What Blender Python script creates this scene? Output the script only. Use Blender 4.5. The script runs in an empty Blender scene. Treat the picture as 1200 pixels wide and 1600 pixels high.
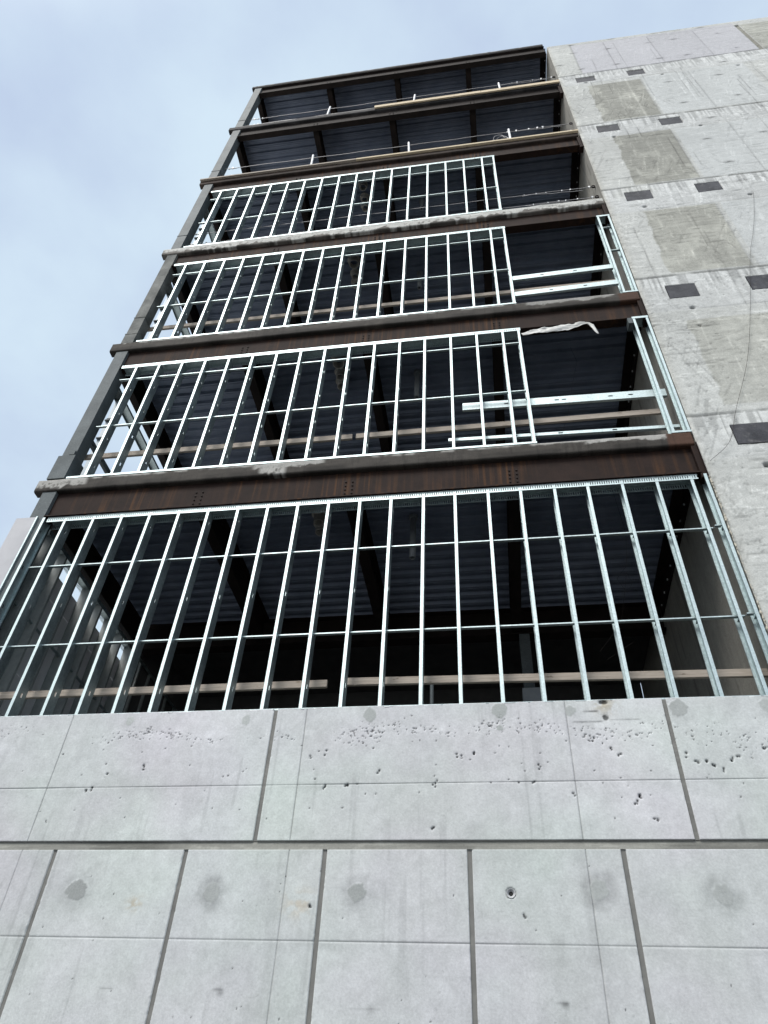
import bpy, bmesh, math, random
import numpy as np
from mathutils import Matrix, Vector

random.seed(7)
rng = np.random.default_rng(11)
S = bpy.context.scene
COL = S.collection

# ------------------------------------------------------------------ camera
def setup_camera():
    pitch, yaw, roll = 0.759731840, -0.186478575, 0.0649107566
    f = Vector((math.sin(yaw)*math.cos(pitch), math.cos(yaw)*math.cos(pitch), math.sin(pitch)))
    r0 = Vector((math.cos(yaw), -math.sin(yaw), 0)); u0 = r0.cross(f)
    r = r0*math.cos(roll)+u0*math.sin(roll); u = -r0*math.sin(roll)+u0*math.cos(roll)
    cam = bpy.data.cameras.new('camera'); ob = bpy.data.objects.new('camera', cam); COL.objects.link(ob)
    cam.sensor_fit = 'VERTICAL'; cam.sensor_height = 36.0; cam.lens = 1133.226/1600*36.0
    cam.clip_start = 0.05; cam.clip_end = 3000
    m = Matrix((r, u, -f)).transposed().to_4x4(); m.translation = Vector((0, -6.35, 1.6))
    ob.matrix_world = m
    S.camera = ob
setup_camera()

# ------------------------------------------------------------------ world, sun, exposure
SUN_EL, SUN_AZ = 52.0, 205.0          # azimuth: degrees clockwise from +Y (the sun is behind the camera)
SUN_STRENGTH, SKY_STRENGTH, EXPOSURE = 1.5, 0.10, 0.80
def nn(nt, typ, loc=None, **kw):
    n = nt.nodes.new(typ)
    for k, v in kw.items():
        setattr(n, k, v)
    return n
def setup_world():
    w = bpy.data.worlds.new('World'); S.world = w; w.use_nodes = True
    nt = w.node_tree; nt.nodes.clear(); L = nt.links
    out = nn(nt, 'ShaderNodeOutputWorld'); bg = nn(nt, 'ShaderNodeBackground')
    sky = nn(nt, 'ShaderNodeTexSky', sky_type='NISHITA'); sky.sun_disc = False
    sky.sun_elevation = math.radians(SUN_EL); sky.sun_rotation = math.radians(SUN_AZ)
    sky.air_density = 1.2; sky.dust_density = 2.0
    tc = nn(nt, 'ShaderNodeTexCoord')
    mp = nn(nt, 'ShaderNodeMapping'); mp.inputs['Scale'].default_value = (1.3, 1.3, 2.0); mp.inputs['Rotation'].default_value = (0.2, 0.1, 0.5); mp.inputs['Location'].default_value = (-2.22, -1.25, 1.76)
    L.new(tc.outputs['Generated'], mp.inputs['Vector'])
    n1 = nn(nt, 'ShaderNodeTexNoise'); n1.inputs['Scale'].default_value = 2.1; n1.inputs['Detail'].default_value = 7; n1.inputs['Roughness'].default_value = 0.5
    L.new(mp.outputs['Vector'], n1.inputs['Vector'])
    ramp = nn(nt, 'ShaderNodeValToRGB')
    ramp.color_ramp.elements[0].position = 0.34; ramp.color_ramp.elements[0].color = (3.20, 3.82, 4.88, 1)
    ramp.color_ramp.elements[1].position = 0.60; ramp.color_ramp.elements[1].color = (4.10, 4.95, 5.62, 1)
    L.new(n1.outputs['Fac'], ramp.inputs['Fac'])
    # an overcast sky is brighter round the (hidden) sun: scale cloud radiance by the angle to it
    sd = nn(nt, 'ShaderNodeVectorMath', operation='DOT_PRODUCT')
    a, e = math.radians(SUN_AZ), math.radians(SUN_EL)
    sd.inputs[1].default_value = (math.sin(a)*math.cos(e), math.cos(a)*math.cos(e), math.sin(e))
    L.new(tc.outputs['Generated'], sd.inputs[0])
    mr = nn(nt, 'ShaderNodeMapRange'); mr.interpolation_type = 'SMOOTHSTEP'
    mr.inputs['From Min'].default_value = 0.72; mr.inputs['From Max'].default_value = 1.0
    mr.inputs['To Min'].default_value = 0.0; mr.inputs['To Max'].default_value = 1.0
    L.new(sd.outputs['Value'], mr.inputs['Value'])
    mul = nn(nt, 'ShaderNodeMix', data_type='RGBA')
    L.new(mr.outputs['Result'], mul.inputs['Factor']); L.new(ramp.outputs['Color'], mul.inputs['A']); mul.inputs['B'].default_value = (14.5, 14.2, 13.6, 1)
    mix = nn(nt, 'ShaderNodeMix', data_type='RGBA'); mix.inputs['Factor'].default_value = 0.9
    L.new(sky.outputs['Color'], mix.inputs['A']); L.new(mul.outputs['Result'], mix.inputs['B'])
    L.new(mix.outputs['Result'], bg.inputs['Color']); bg.inputs['Strength'].default_value = SKY_STRENGTH
    L.new(bg.outputs['Background'], out.inputs['Surface'])
    sun = bpy.data.lights.new('sun', 'SUN'); sun.energy = SUN_STRENGTH; sun.angle = math.radians(22); sun.color = (1, 0.97, 0.93)
    so = bpy.data.objects.new('sun', sun); COL.objects.link(so)
    d = Vector((math.sin(a)*math.cos(e), math.cos(a)*math.cos(e), math.sin(e)))
    so.rotation_euler = d.to_track_quat('Z', 'Y').to_euler(); so.location = (0, -30, 60)
    vs = S.view_settings
    vs.view_transform = 'Standard'; vs.look = 'None'; vs.exposure = EXPOSURE; vs.gamma = 1.0; vs.use_curve_mapping = False
setup_world()

# ------------------------------------------------------------------ materials
MATS = {}
def base_mat(name):
    m = bpy.data.materials.new(name); m.use_nodes = True
    nt = m.node_tree
    return m, nt, nt.nodes['Principled BSDF'], nt.links
def noise(nt, scale, detail=4, rough=0.55, vec=None, stretch=None, coord='Object'):
    n = nn(nt, 'ShaderNodeTexNoise'); n.inputs['Scale'].default_value = scale
    n.inputs['Detail'].default_value = detail; n.inputs['Roughness'].default_value = rough
    tc = nn(nt, 'ShaderNodeTexCoord')
    if stretch:
        mp = nn(nt, 'ShaderNodeMapping'); mp.inputs['Scale'].default_value = stretch
        nt.links.new(tc.outputs[coord], mp.inputs['Vector']); nt.links.new(mp.outputs['Vector'], n.inputs['Vector'])
    else:
        nt.links.new(tc.outputs[coord], n.inputs['Vector'])
    return n
def ramp2(nt, fac, p0, c0, p1, c1):
    r = nn(nt, 'ShaderNodeValToRGB')
    r.color_ramp.elements[0].position = p0; r.color_ramp.elements[0].color = tuple(c0)+(1,) if len(c0) == 3 else c0
    r.color_ramp.elements[1].position = p1; r.color_ramp.elements[1].color = tuple(c1)+(1,) if len(c1) == 3 else c1
    nt.links.new(fac, r.inputs['Fac'])
    return r
def mixc(nt, fac, a, b, blend='MIX'):
    m = nn(nt, 'ShaderNodeMix', data_type='RGBA', blend_type=blend)
    for s, v in (('Factor', fac), ('A', a), ('B', b)):
        if isinstance(v, (int, float)): m.inputs[s].default_value = v
        elif isinstance(v, tuple): m.inputs[s].default_value = v if len(v) == 4 else v+(1,)
        else: nt.links.new(v, m.inputs[s])
    return m.outputs['Result']
def bump(nt, bsdf, h, strength, dist):
    b = nn(nt, 'ShaderNodeBump'); b.inputs['Strength'].default_value = strength; b.inputs['Distance'].default_value = dist
    nt.links.new(h, b.inputs['Height']); nt.links.new(b.outputs['Normal'], bsdf.inputs['Normal'])

def mat_concrete(name, rough=0.85, fine=0.10, bumps=0.35):
    """colour comes from the wall's own per-vertex map of stains and painted shade, with fine procedural grain on top"""
    m, nt, b, L = base_mat(name)
    at = nn(nt, 'ShaderNodeAttribute', attribute_name='Col')
    n1 = noise(nt, 55, 5, 0.65); n2 = noise(nt, 9, 5, 0.6)
    g1 = ramp2(nt, n1.outputs['Fac'], 0.25, (1-fine*1.6,)*3, 0.75, (1+fine,)*3)
    g2 = ramp2(nt, n2.outputs['Fac'], 0.3, (0.95, 0.95, 0.945), 0.7, (1.05, 1.05, 1.05))
    c = mixc(nt, 1.0, at.outputs['Color'], g1.outputs['Color'], 'MULTIPLY')
    c = mixc(nt, 1.0, c, g2.outputs['Color'], 'MULTIPLY')
    L.new(c, b.inputs['Base Color']); b.inputs['Roughness'].default_value = rough
    b.inputs['Specular IOR Level'].default_value = 0.25
    bump(nt, b, n1.outputs['Fac'], bumps, 0.004)
    return m
def mat_galv():
    m, nt, b, L = base_mat('galvanised_steel')
    n = noise(nt, 38, 3, 0.6); n2 = noise(nt, 6, 4, 0.6, stretch=(1, 1, 0.35))
    c1 = ramp2(nt, n.outputs['Fac'], 0.35, (0.385, 0.455, 0.465), 0.65, (0.51, 0.595, 0.605))
    c2 = ramp2(nt, n2.outputs['Fac'], 0.35, (0.84, 0.85, 0.86), 0.65, (1, 1, 1))
    L.new(mixc(nt, 1.0, c1.outputs['Color'], c2.outputs['Color'], 'MULTIPLY'), b.inputs['Base Color'])
    b.inputs['Metallic'].default_value = 0.88
    r = ramp2(nt, n2.outputs['Fac'], 0.3, (0.40,)*3, 0.7, (0.58,)*3); L.new(r.outputs['Color'], b.inputs['Roughness'])
    bump(nt, b, n2.outputs['Fac'], 0.03, 0.002)
    return m
def mat_rust(name, dark, mid, orange, amount=0.6, streak=(5, 5, 0.55), rough=0.75, lo=0.60):
    m, nt, b, L = base_mat(name)
    n1 = noise(nt, 3.2, 6, 0.62); n2 = noise(nt, 1.7, 3, 0.55, stretch=streak); n3 = noise(nt, 60, 4, 0.6)
    c = ramp2(nt, n1.outputs['Fac'], 0.34, dark, 0.68, mid).outputs['Color']
    f = ramp2(nt, n2.outputs['Fac'], lo, (0, 0, 0), lo+0.26, (amount,)*3).outputs['Color']
    n4 = noise(nt, 0.8, 3, 0.5, stretch=(1, 1, 0.6))
    f = mixc(nt, 1.0, f, ramp2(nt, n4.outputs['Fac'], 0.45, (0.06,)*3, 0.58, (1, 1, 1)).outputs['Color'], 'MULTIPLY')
    c = mixc(nt, f, c, orange)
    g = ramp2(nt, n3.outputs['Fac'], 0.3, (0.75,)*3, 0.7, (1.15,)*3).outputs['Color']
    L.new(mixc(nt, 1.0, c, g, 'MULTIPLY'), b.inputs['Base Color'])
    b.inputs['Roughness'].default_value = rough; b.inputs['Specular IOR Level'].default_value = 0.15
    bump(nt, b, n3.outputs['Fac'], 0.3, 0.003)
    return m
def mat_plain(name, c0, c1, scale=8, rough=0.7, metal=0.0, stretch=None, bmp=0.0, spec=0.4):
    m, nt, b, L = base_mat(name)
    n = noise(nt, scale, 5, 0.6, stretch=stretch)
    L.new(ramp2(nt, n.outputs['Fac'], 0.3, c0, 0.7, c1).outputs['Color'], b.inputs['Base Color'])
    b.inputs['Roughness'].default_value = rough; b.inputs['Metallic'].default_value = metal; b.inputs['Specular IOR Level'].default_value = spec
    if bmp: bump(nt, b, n.outputs['Fac'], bmp, 0.004)
    return m
def mat_wood(name, c0, c1):
    m, nt, b, L = base_mat(name)
    n = noise(nt, 3.0, 6, 0.65, stretch=(1.2, 18, 18)); n2 = noise(nt, 9, 3, 0.5, stretch=(1, 3, 3))
    c = ramp2(nt, n.outputs['Fac'], 0.32, c0, 0.68, c1).outputs['Color']
    k = ramp2(nt, n2.outputs['Fac'], 0.26, (0.45, 0.4, 0.36), 0.36, (1, 1, 1)).outputs['Color']
    L.new(mixc(nt, 1.0, c, k, 'MULTIPLY'), b.inputs['Base Color']); b.inputs['Roughness'].default_value = 0.85
    bump(nt, b, n.outputs['Fac'], 0.3, 0.002)
    return m
M_CONC = mat_concrete('cast_concrete')
M_CONC_ROUGH = mat_concrete('rough_concrete', 0.9, 0.16, 0.6)
M_EDGE = mat_concrete('slab_edge_finish', 0.8, 0.2, 0.5)
M_GALV = mat_galv()
M_SIDE = mat_plain('dull_galvanised', (0.24, 0.26, 0.26), (0.31, 0.335, 0.335), 10, 0.7, 0.15)
M_BEAM = mat_rust('rusty_beam_steel', (0.0120, 0.0066, 0.0054), (0.0250, 0.0138, 0.0108), (0.105, 0.046, 0.016), 0.85, (8, 8, 0.22), lo=0.50)
M_BEAM_DARK = mat_rust('dark_beam_steel', (0.012, 0.0095, 0.009), (0.024, 0.018, 0.016), (0.06, 0.03, 0.018), 0.35)
M_PRIMER = mat_rust('grey_primed_steel', (0.078, 0.092, 0.098), (0.118, 0.136, 0.143), (0.07, 0.058, 0.05), 0.35, (4, 4, 0.4), 0.6)
M_WEATHERED = mat_rust('weathered_primed_steel', (0.075, 0.08, 0.078), (0.185, 0.19, 0.182), (0.055, 0.05, 0.045), 0.6, (7, 7, 0.5), 0.75)
M_DECK = mat_plain('deck_underside_metal', (0.165, 0.20, 0.275), (0.235, 0.275, 0.365), 2.5, 0.5, 0.2)
M_WOOD = mat_wood('weathered_lumber', (0.25, 0.215, 0.18), (0.40, 0.35, 0.30))
M_WOOD_NEW = mat_wood('pale_lumber', (0.42, 0.34, 0.23), (0.60, 0.51, 0.37))
M_PLATE = mat_rust('mill_scale_plate', (0.030, 0.031, 0.037), (0.072, 0.073, 0.083), (0.17, 0.167, 0.165), 0.7, (5, 5, 5), 0.55, lo=0.54)
M_SEAL = mat_plain('grey_joint_filler', (0.13, 0.13, 0.125), (0.19, 0.19, 0.18), 6, 0.9)
M_SHEATH = mat_plain('grey_sheathing_board', (0.40, 0.40, 0.42), (0.47, 0.47, 0.49), 3, 0.8)
M_CLAD = mat_plain('bright_zinc', (0.27, 0.31, 0.345), (0.34, 0.385, 0.42), 9, 0.55, 0.3)
M_BOARD = mat_plain('lightened_inner_sheathing', (0.56, 0.56, 0.58), (0.66, 0.66, 0.68), 3, 0.8)  # sheathing board colour brightened to stand for light reaching the inner boards
M_PLASTIC = mat_plain('white_plastic_sheet', (0.40, 0.40, 0.385), (0.58, 0.58, 0.565), 5, 0.45)
M_CABLE = mat_plain('wire_rope', (0.20, 0.20, 0.21), (0.36, 0.36, 0.37), 40, 0.5, 0.6)
M_CLIP = mat_plain('zinc_clip', (0.50, 0.51, 0.52), (0.70, 0.71, 0.72), 30, 0.5, 0.3)
M_PIPE = mat_plain('grey_pipe_plastic', (0.21, 0.23, 0.25), (0.28, 0.30, 0.32), 8, 0.55)
M_SLEEVE = mat_plain('grey_sleeve', (0.42, 0.40, 0.37), (0.66, 0.63, 0.58), 14, 0.6)
M_POST = mat_plain('white_post_paint', (0.66, 0.67, 0.68), (0.80, 0.80, 0.81), 20, 0.5)
M_FOAM = mat_plain('tan_foam', (0.36, 0.33, 0.27), (0.50, 0.47, 0.40), 45, 0.95, bmp=0.6)
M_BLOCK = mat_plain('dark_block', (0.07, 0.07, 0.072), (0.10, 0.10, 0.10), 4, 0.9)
M_CONE = mat_plain('grey_plastic_cone', (0.36, 0.37, 0.38), (0.46, 0.47, 0.48), 20, 0.6)
M_HOLE = mat_plain('painted_hole_shade', (0.015, 0.015, 0.015), (0.03, 0.03, 0.03), 20, 0.9)
M_ADDED_APRON = mat_plain('dark_bounce_dimmer', (0.022, 0.022, 0.023), (0.04, 0.04, 0.04), 1.5, 0.9, bmp=0.3)
M_GROUND = mat_plain('site_gravel', (0.40, 0.39, 0.37), (0.54, 0.53, 0.505), 1.2, 0.95, bmp=0.5)  # unseen ground, paled to bounce light up to the upper decks

# ------------------------------------------------------------------ mesh helpers
class MB:
    """collects shapes (world coordinates) into one mesh"""
    def __init__(s): s.v = []; s.f = []
    def add(s, vs, fs):
        o = len(s.v); s.v += [tuple(p) for p in vs]; s.f += [tuple(i+o for i in f) for f in fs]; return s
    def box(s, x0, x1, y0, y1, z0, z1):
        return s.add([(x0,y0,z0),(x1,y0,z0),(x1,y1,z0),(x0,y1,z0),(x0,y0,z1),(x1,y0,z1),(x1,y1,z1),(x0,y1,z1)],
                     [(0,3,2,1),(4,5,6,7),(0,1,5,4),(1,2,6,5),(2,3,7,6),(3,0,4,7)])
    def beam(s, p0, p1, w, h, up=(0,0,1)):
        """box bar from p0 to p1, w across, h along up"""
        p0, p1, up = Vector(p0), Vector(p1), Vector(up); d = (p1-p0).normalized()
        a = d.cross(up).normalized()*w/2; b = a.cross(d).normalized()*h/2
        vs = [p+q for p in (p0, p1) for q in (-a-b, a-b, a+b, -a+b)]
        return s.add(vs, [(0,1,2,3),(7,6,5,4),(0,4,5,1),(1,5,6,2),(2,6,7,3),(3,7,4,0)])
    def tube(s, pts, r, n=8, cap=True):
        pts = [Vector(p) for p in pts]; rs = r if isinstance(r, (list, tuple)) else [r]*len(pts); o = []; vs = []
        for i, p in enumerate(pts):
            d = (pts[min(i+1, len(pts)-1)]-pts[max(i-1, 0)]).normalized()
            a = d.orthogonal().normalized() if i == 0 else (a-d*a.dot(d)).normalized()
            b = d.cross(a)
            vs += [p+a*math.cos(2*math.pi*k/n)*rs[i]+b*math.sin(2*math.pi*k/n)*rs[i] for k in range(n)]
        fs = [(i*n+k, i*n+(k+1) % n, (i+1)*n+(k+1) % n, (i+1)*n+k) for i in range(len(pts)-1) for k in range(n)]
        if cap: fs += [tuple(reversed(range(n))), tuple((len(pts)-1)*n+k for k in range(n))]
        return s.add(vs, fs)
    def ring(s, p0, p1, r0, r1, n=20):
        """open pipe: outer radius r0, inner r1"""
        p0, p1 = Vector(p0), Vector(p1); d = (p1-p0).normalized(); a = d.orthogonal().normalized(); b = d.cross(a); vs = []
        for p, r in ((p0, r0), (p1, r0), (p1, r1), (p0, r1)):
            vs += [p+(a*math.cos(2*math.pi*k/n)+b*math.sin(2*math.pi*k/n))*r for k in range(n)]
        fs = [(j*n+k, j*n+(k+1) % n, ((j+1) % 4)*n+(k+1) % n, ((j+1) % 4)*n+k) for j in range(4) for k in range(n)]
        return s.add(vs, fs)
    def extrude_x(s, prof, x0, x1):
        n = len(prof); vs = [(x0, y, z) for y, z in prof]+[(x1, y, z) for y, z in prof]
        return s.add(vs, [(i, (i+1) % n, n+(i+1) % n, n+i) for i in range(n)]+[tuple(reversed(range(n))), tuple(range(n, 2*n))])

def link(name, verts, faces, mat, parent=None, loc=None, smooth=False, cols=None):
    """one mesh object; verts in world coordinates, re-based on its parent's (or its own) location"""
    base = np.array(parent['_base'] if parent is not None and '_base' in parent else (0, 0, 0), float)
    l = np.array(loc if loc is not None else base, float)
    me = bpy.data.meshes.new(name)
    if isinstance(verts, np.ndarray):
        v = (verts-l).astype(np.float32); nf = len(faces)
        me.vertices.add(len(v)); me.vertices.foreach_set('co', v.ravel())
        me.loops.add(nf*4); me.loops.foreach_set('vertex_index', faces.astype(np.int32).ravel())
        me.polygons.add(nf); me.polygons.foreach_set('loop_start', np.arange(0, nf*4, 4, dtype=np.int32))
        me.polygons.foreach_set('loop_total', np.full(nf, 4, dtype=np.int32))
        me.update(calc_edges=True)
    else:
        me.from_pydata([(p[0]-l[0], p[1]-l[1], p[2]-l[2]) for p in verts], [], faces)
    me.validate()
    if cols is not None:
        ca = me.color_attributes.new('Col', 'FLOAT_COLOR', 'POINT')
        c4 = np.ones((len(cols), 4), np.float32); c4[:, :3] = cols
        ca.data.foreach_set('color', c4.ravel())
    if smooth: me.polygons.foreach_set('use_smooth', [True]*len(me.polygons))
    me.materials.append(mat)
    ob = bpy.data.objects.new(name, me); COL.objects.link(ob)
    if parent is not None:
        ob.parent = parent; ob.location = tuple(l-base)
    else:
        ob.location = tuple(l)
    ob['_base'] = tuple(float(q) for q in l)
    return ob
def put(name, mb, mat, parent=None, loc=None, smooth=False):
    return link(name, mb.v, mb.f, mat, parent, loc, smooth)
def thing(name, label, cat, loc, group=None):
    o = bpy.data.objects.new(name, None); COL.objects.link(o); o.location = loc; o.empty_display_size = 0.2
    o['_base'] = tuple(float(q) for q in loc); tag(o, label, cat, group); return o
def tag(o, label, cat, group=None):
    o['label'] = label; o['category'] = cat
    if group: o['group'] = group
    return o

# value noise on arrays
def vnoise(x, z, sx, sz, seed, octv=3, gain=0.5):
    out = np.zeros_like(x); amp = 1.0; tot = 0.0
    for o in range(octv):
        fx = x/sx*2**o+seed*17.3; fz = z/sz*2**o+seed*9.1
        ix = np.floor(fx).astype(np.int64); iz = np.floor(fz).astype(np.int64)
        tx = fx-ix; tz = fz-iz; tx = tx*tx*(3-2*tx); tz = tz*tz*(3-2*tz)
        def h(a, b):
            k = (a*374761393+b*668265263+(seed+o*101)*1442695041) & 0xffffffff
            k = ((k ^ (k >> 13))*1274126177) & 0xffffffff
            return ((k ^ (k >> 16)) & 0xffff)/65535.0
        v = (h(ix, iz)*(1-tx)+h(ix+1, iz)*tx)*(1-tz)+(h(ix, iz+1)*(1-tx)+h(ix+1, iz+1)*tx)*tz
        out += amp*v; tot += amp; amp *= gain
    return out/tot
def sm(a, b, x):
    t = np.clip((x-a)/(b-a), 0, 1); return t*t*(3-2*t)
def band(x, a, b, e):          # 1 inside [a,b], soft edge e
    return sm(a-e, a, x)*(1-sm(b, b+e, x))
def grid_lines(parts, extra):
    g = np.sort(np.concatenate([np.asarray(p, float) for p in parts]+[np.asarray(extra, float)]))
    keep = [g[0]]; ex = set(np.round(extra, 5))
    for q in g[1:]:
        if q-keep[-1] < 0.0012: 
            continue
        keep.append(q)
    return np.array(keep)
def grid_faces(nx, nz):
    i = np.arange(nx-1)[:, None]; k = np.arange(nz-1)[None, :]
    a = i*nz+k
    return np.stack([a, a+nz, a+nz+1, a+1], -1).reshape(-1, 4)

# ------------------------------------------------------------------ the building's main levels and lines
XL, XR = -6.07, 2.68                  # outer edge of the corner column / edge of the concrete core wall
FL = [8.80, 12.24, 15.72, 19.20, 22.78]      # tops of floor slabs in view
ROOF = 26.30
PAR = 5.115                           # top of the concrete base wall
DECK_END = 3.4
UNDER = 0.72                          # slab top to perimeter beam bottom
BAYN = ['lowest', 'second', 'third', 'fourth', 'fifth', 'top']

# ground
def build_ground():
    n = 60; xs = np.concatenate([-np.geomspace(1200, 12, 14), np.linspace(-10, 10, 41), np.geomspace(12, 1200, 14)])
    X, Y = np.meshgrid(xs, xs, indexing='ij')
    Z = (vnoise(X, Y, 3.0, 3.0, 3)-0.5)*0.12*np.exp(-np.abs(Y+6)/60)-0.02
    o = link('ground', np.stack([X, Y, Z], -1).reshape(-1, 3), grid_faces(len(xs), len(xs)), M_GROUND, smooth=True)
    o['kind'] = 'structure'; o['label'] = 'gravel ground of the building site'
build_ground()
def build_added_apron():  # unseen dark sheet added to dim light bounced into the lowest bay
    xs = np.linspace(-26, 26, 53); ys = np.linspace(-17, -.02, 35)
    X, Y = np.meshgrid(xs, ys, indexing='ij'); Z = .075+.02*vnoise(X, Y, 4, 4, 5)
    o = link('added_dark_apron', np.stack([X, Y, Z], -1).reshape(-1, 3), grid_faces(len(xs), len(ys)), M_ADDED_APRON, smooth=True)
    o['kind'] = 'structure'; o['label'] = 'added dark apron dimming light bounced up to the lowest bay'
build_added_apron()

# ------------------------------------------------------------------ low concrete base wall
def build_base_wall():
    t = thing('concrete_base_wall', 'pale grey cast concrete base wall with jointed panels below the steel frame', 'wall', (-1.7, 0, 0))
    up_j = [-5.87, -2.16, 1.55]; lo_j = [-5.26, -4.01, -2.77, -1.52, -0.288, 0.954, 2.20]
    up_l = [-4.32, -1.84, 0.65]; lo_l = [-4.335, -1.835, 0.655]
    GT, GB = 3.841, 3.767
    wj = 0.019
    ex = []
    for j in up_j+lo_j: ex += [j-wj-.002, j-wj+.001, j+wj-.001, j+wj+.002]
    for l in up_l+lo_l: ex += [l-.006, l-.0025, l+.0025, l+.006]
    ez = [GT+.0015, GT-.0015, GB, 4.335-.005, 4.335-.002, 4.335+.002, 4.335+.005, 3.07-.005, 3.07-.002, 3.07+.002, 3.07+.005, PAR]
    xs = grid_lines([np.arange(-6.25, -5.4, .05), np.arange(-5.4, 2.66, .0085), [2.677]], ex)
    zs = grid_lines([np.arange(-0.1, 2.2, .06), np.arange(2.2, PAR-.004, .0085)], ez)
    X, Z = np.meshgrid(xs, zs, indexing='ij')
    up = Z > GT; lo = Z < GB; gr = ~up & ~lo
    H = np.zeros_like(X)
    base = np.array([0.484, 0.502, 0.508])
    T = np.ones_like(X)
    T *= 0.90+0.20*vnoise(X, Z, 1.3, 1.0, 1, 4)
    T *= 0.95+0.10*vnoise(X, Z, 0.16, 0.9, 2, 4)           # vertical wipes
    T *= 0.925+0.15*vnoise(X, Z, 0.09, 0.09, 3, 4, 0.75)
    T *= 0.93+0.14*vnoise(X, Z, 0.03, 0.03, 33, 2, 0.7)
    bl = sm(.52, .70, vnoise(X, Z, .45, .30, 34, 4)); T *= 1+.05*bl
    bl = sm(.56, .74, vnoise(X, Z, .30, .45, 35, 4)); T *= 1-.06*bl
    # streaky water marks
    st = sm(0.62, 0.80, vnoise(X, Z, 0.05, 1.2, 5, 3)) * sm(0.45, 0.65, vnoise(X, Z, 0.9, 0.6, 6, 3))
    T *= 1-0.14*st
    # each pour / form sheet is a slightly different tone
    edges_u = np.searchsorted(np.sort(up_j+up_l), X); edges_l = np.searchsorted(np.sort(lo_j), X)
    tone = np.array([0.97, 1.02, 1.00, 1.03, 0.985, 1.015, 0.995, 1.02, 0.98, 1.01])
    T *= np.where(up, tone[edges_u % 10], tone[(edges_l+3) % 10])
    T *= np.where(up & (Z < 4.335), 1.025, 1.0)
    T *= 1+0.05*sm(4.9, 5.05, Z)*sm(0.4, 0.6, vnoise(X, Z, 1.0, 3, 8, 2))
    # hue drift: cool / green / lilac
    h1 = vnoise(X, Z, 0.8, 0.7, 21, 3)-0.5; h2 = vnoise(X, Z, 0.9, 0.8, 22, 3)-0.5
    R = 1+0.085*h1-0.02*h2; G = 1-0.03*h1+0.07*h2; B = 1+0.10*h1+0.01*h2
    # thin form lines
    def vline(x0s, mask, w, d, dark):
        nonlocal H, T
        for x0 in x0s:
            wob = (vnoise(X*0, Z, 1, 0.25, 31, 2)-0.5)*0.003
            a = np.exp(-((X-x0-wob)/w)**2)*mask
            H -= d*a; T *= 1-dark*a*(0.6+0.6*vnoise(X*0, Z, 1, 0.3, int(abs(x0)*100), 2))
    vline(up_l, up, 0.0045, 0.006, 0.42); vline(lo_l, lo, 0.0042, 0.006, 0.38)
    for z0, msk, s in ((4.335, up, 41), (3.07, lo, 42)):
        fade = 0.35+0.9*vnoise(X, Z*0, 0.6, 1, s, 2)
        a = np.exp(-((Z-z0)/0.0042)**2)*msk*fade
        H -= 0.005*a; T *= 1-0.38*np.clip(a, 0, 1)
        sh = np.exp(-np.abs(Z-z0+0.02)/0.05)*msk*sm(0.5, 0.72, vnoise(X, Z, 0.35, 0.1, s+3, 3)); T *= 1-0.12*sh
    # darker film beside the joint seen low on the right
    for x0, w in ((0.62, .05), (-1.9, .12)):
        T *= 1-0.10*np.exp(-((X-x0)/w)**2)*lo*sm(0.35, 0.7, vnoise(X, Z, 0.06, 0.5, 45, 3))
    # open joints
    for js, msk in ((up_j, up), (lo_j, lo)):
        for j in js:
            a = (np.abs(X-j) < wj)*msk
            H = np.where(a, -0.022, H)
            e = np.exp(-((np.abs(X-j)-wj-0.004)/0.006)**2)*msk*(sm(0.66, 0.8, vnoise(X, Z, 0.03, 0.05, 47, 2)))
            H -= 0.006*e
    # horizontal reveal: undercut at the top, splayed out at the bottom
    H = np.where(gr, -0.019*(Z-GB)/(GT-GB)-0.002, H)
    gt = 0.33+0.26*vnoise(X, Z, 0.5, 0.02, 51, 4)+.10*sm(.6, .8, vnoise(X, Z, .1, .03, 54, 3))
    T = np.where(gr, gt*(1-0.35*sm(0.55, 0.75, vnoise(X, Z, 0.9, 0.2, 52, 3))), T)
    R = np.where(gr, 0.99, R); G = np.where(gr, 0.96, G); B = np.where(gr, 0.87, B)
    T = np.where(gr, T, T*(1-0.25*np.exp(-np.abs(Z-GT-0.004)/0.006)*sm(0.5, 0.7, vnoise(X, Z*0, 0.2, 1, 53, 2))))
    # mortar patches over tie holes, with damp halo
    def patch(x0, z0, r, tone_, halo, s, asp=1.0):
        nonlocal T, R, G, B, H
        ang = np.arctan2(Z-z0, X-x0)
        d = np.hypot((X-x0)/asp, Z-z0)+r*.55*(vnoise(np.cos(ang)*2+x0, np.sin(ang)*2+z0, .8, .8, s, 2)-0.5)
        m = 1-sm(r-0.006, r+0.004, d)
        k = 1-halo*1.5*(1-sm(r*1.2, r*2.9, d+.05*vnoise(X, Z, .10, .10, s+4, 3)))*(0.25+1.1*vnoise(X, Z, .04, .05, s+1, 3))
        T *= k
        T = T*(1-m)+m*tone_*(0.96+0.08*vnoise(X, Z, .05, .05, s+2, 3)); R = R*(1-m)+m*0.985; G = G*(1-m)+m; B = B*(1-m)+m*0.98
        H += 0.002*m; T *= 1+.10*np.exp(-((d-r-.008)/.007)**2)*sm(.45, .65, vnoise(X, Z, .06, .06, s+3, 2))
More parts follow.
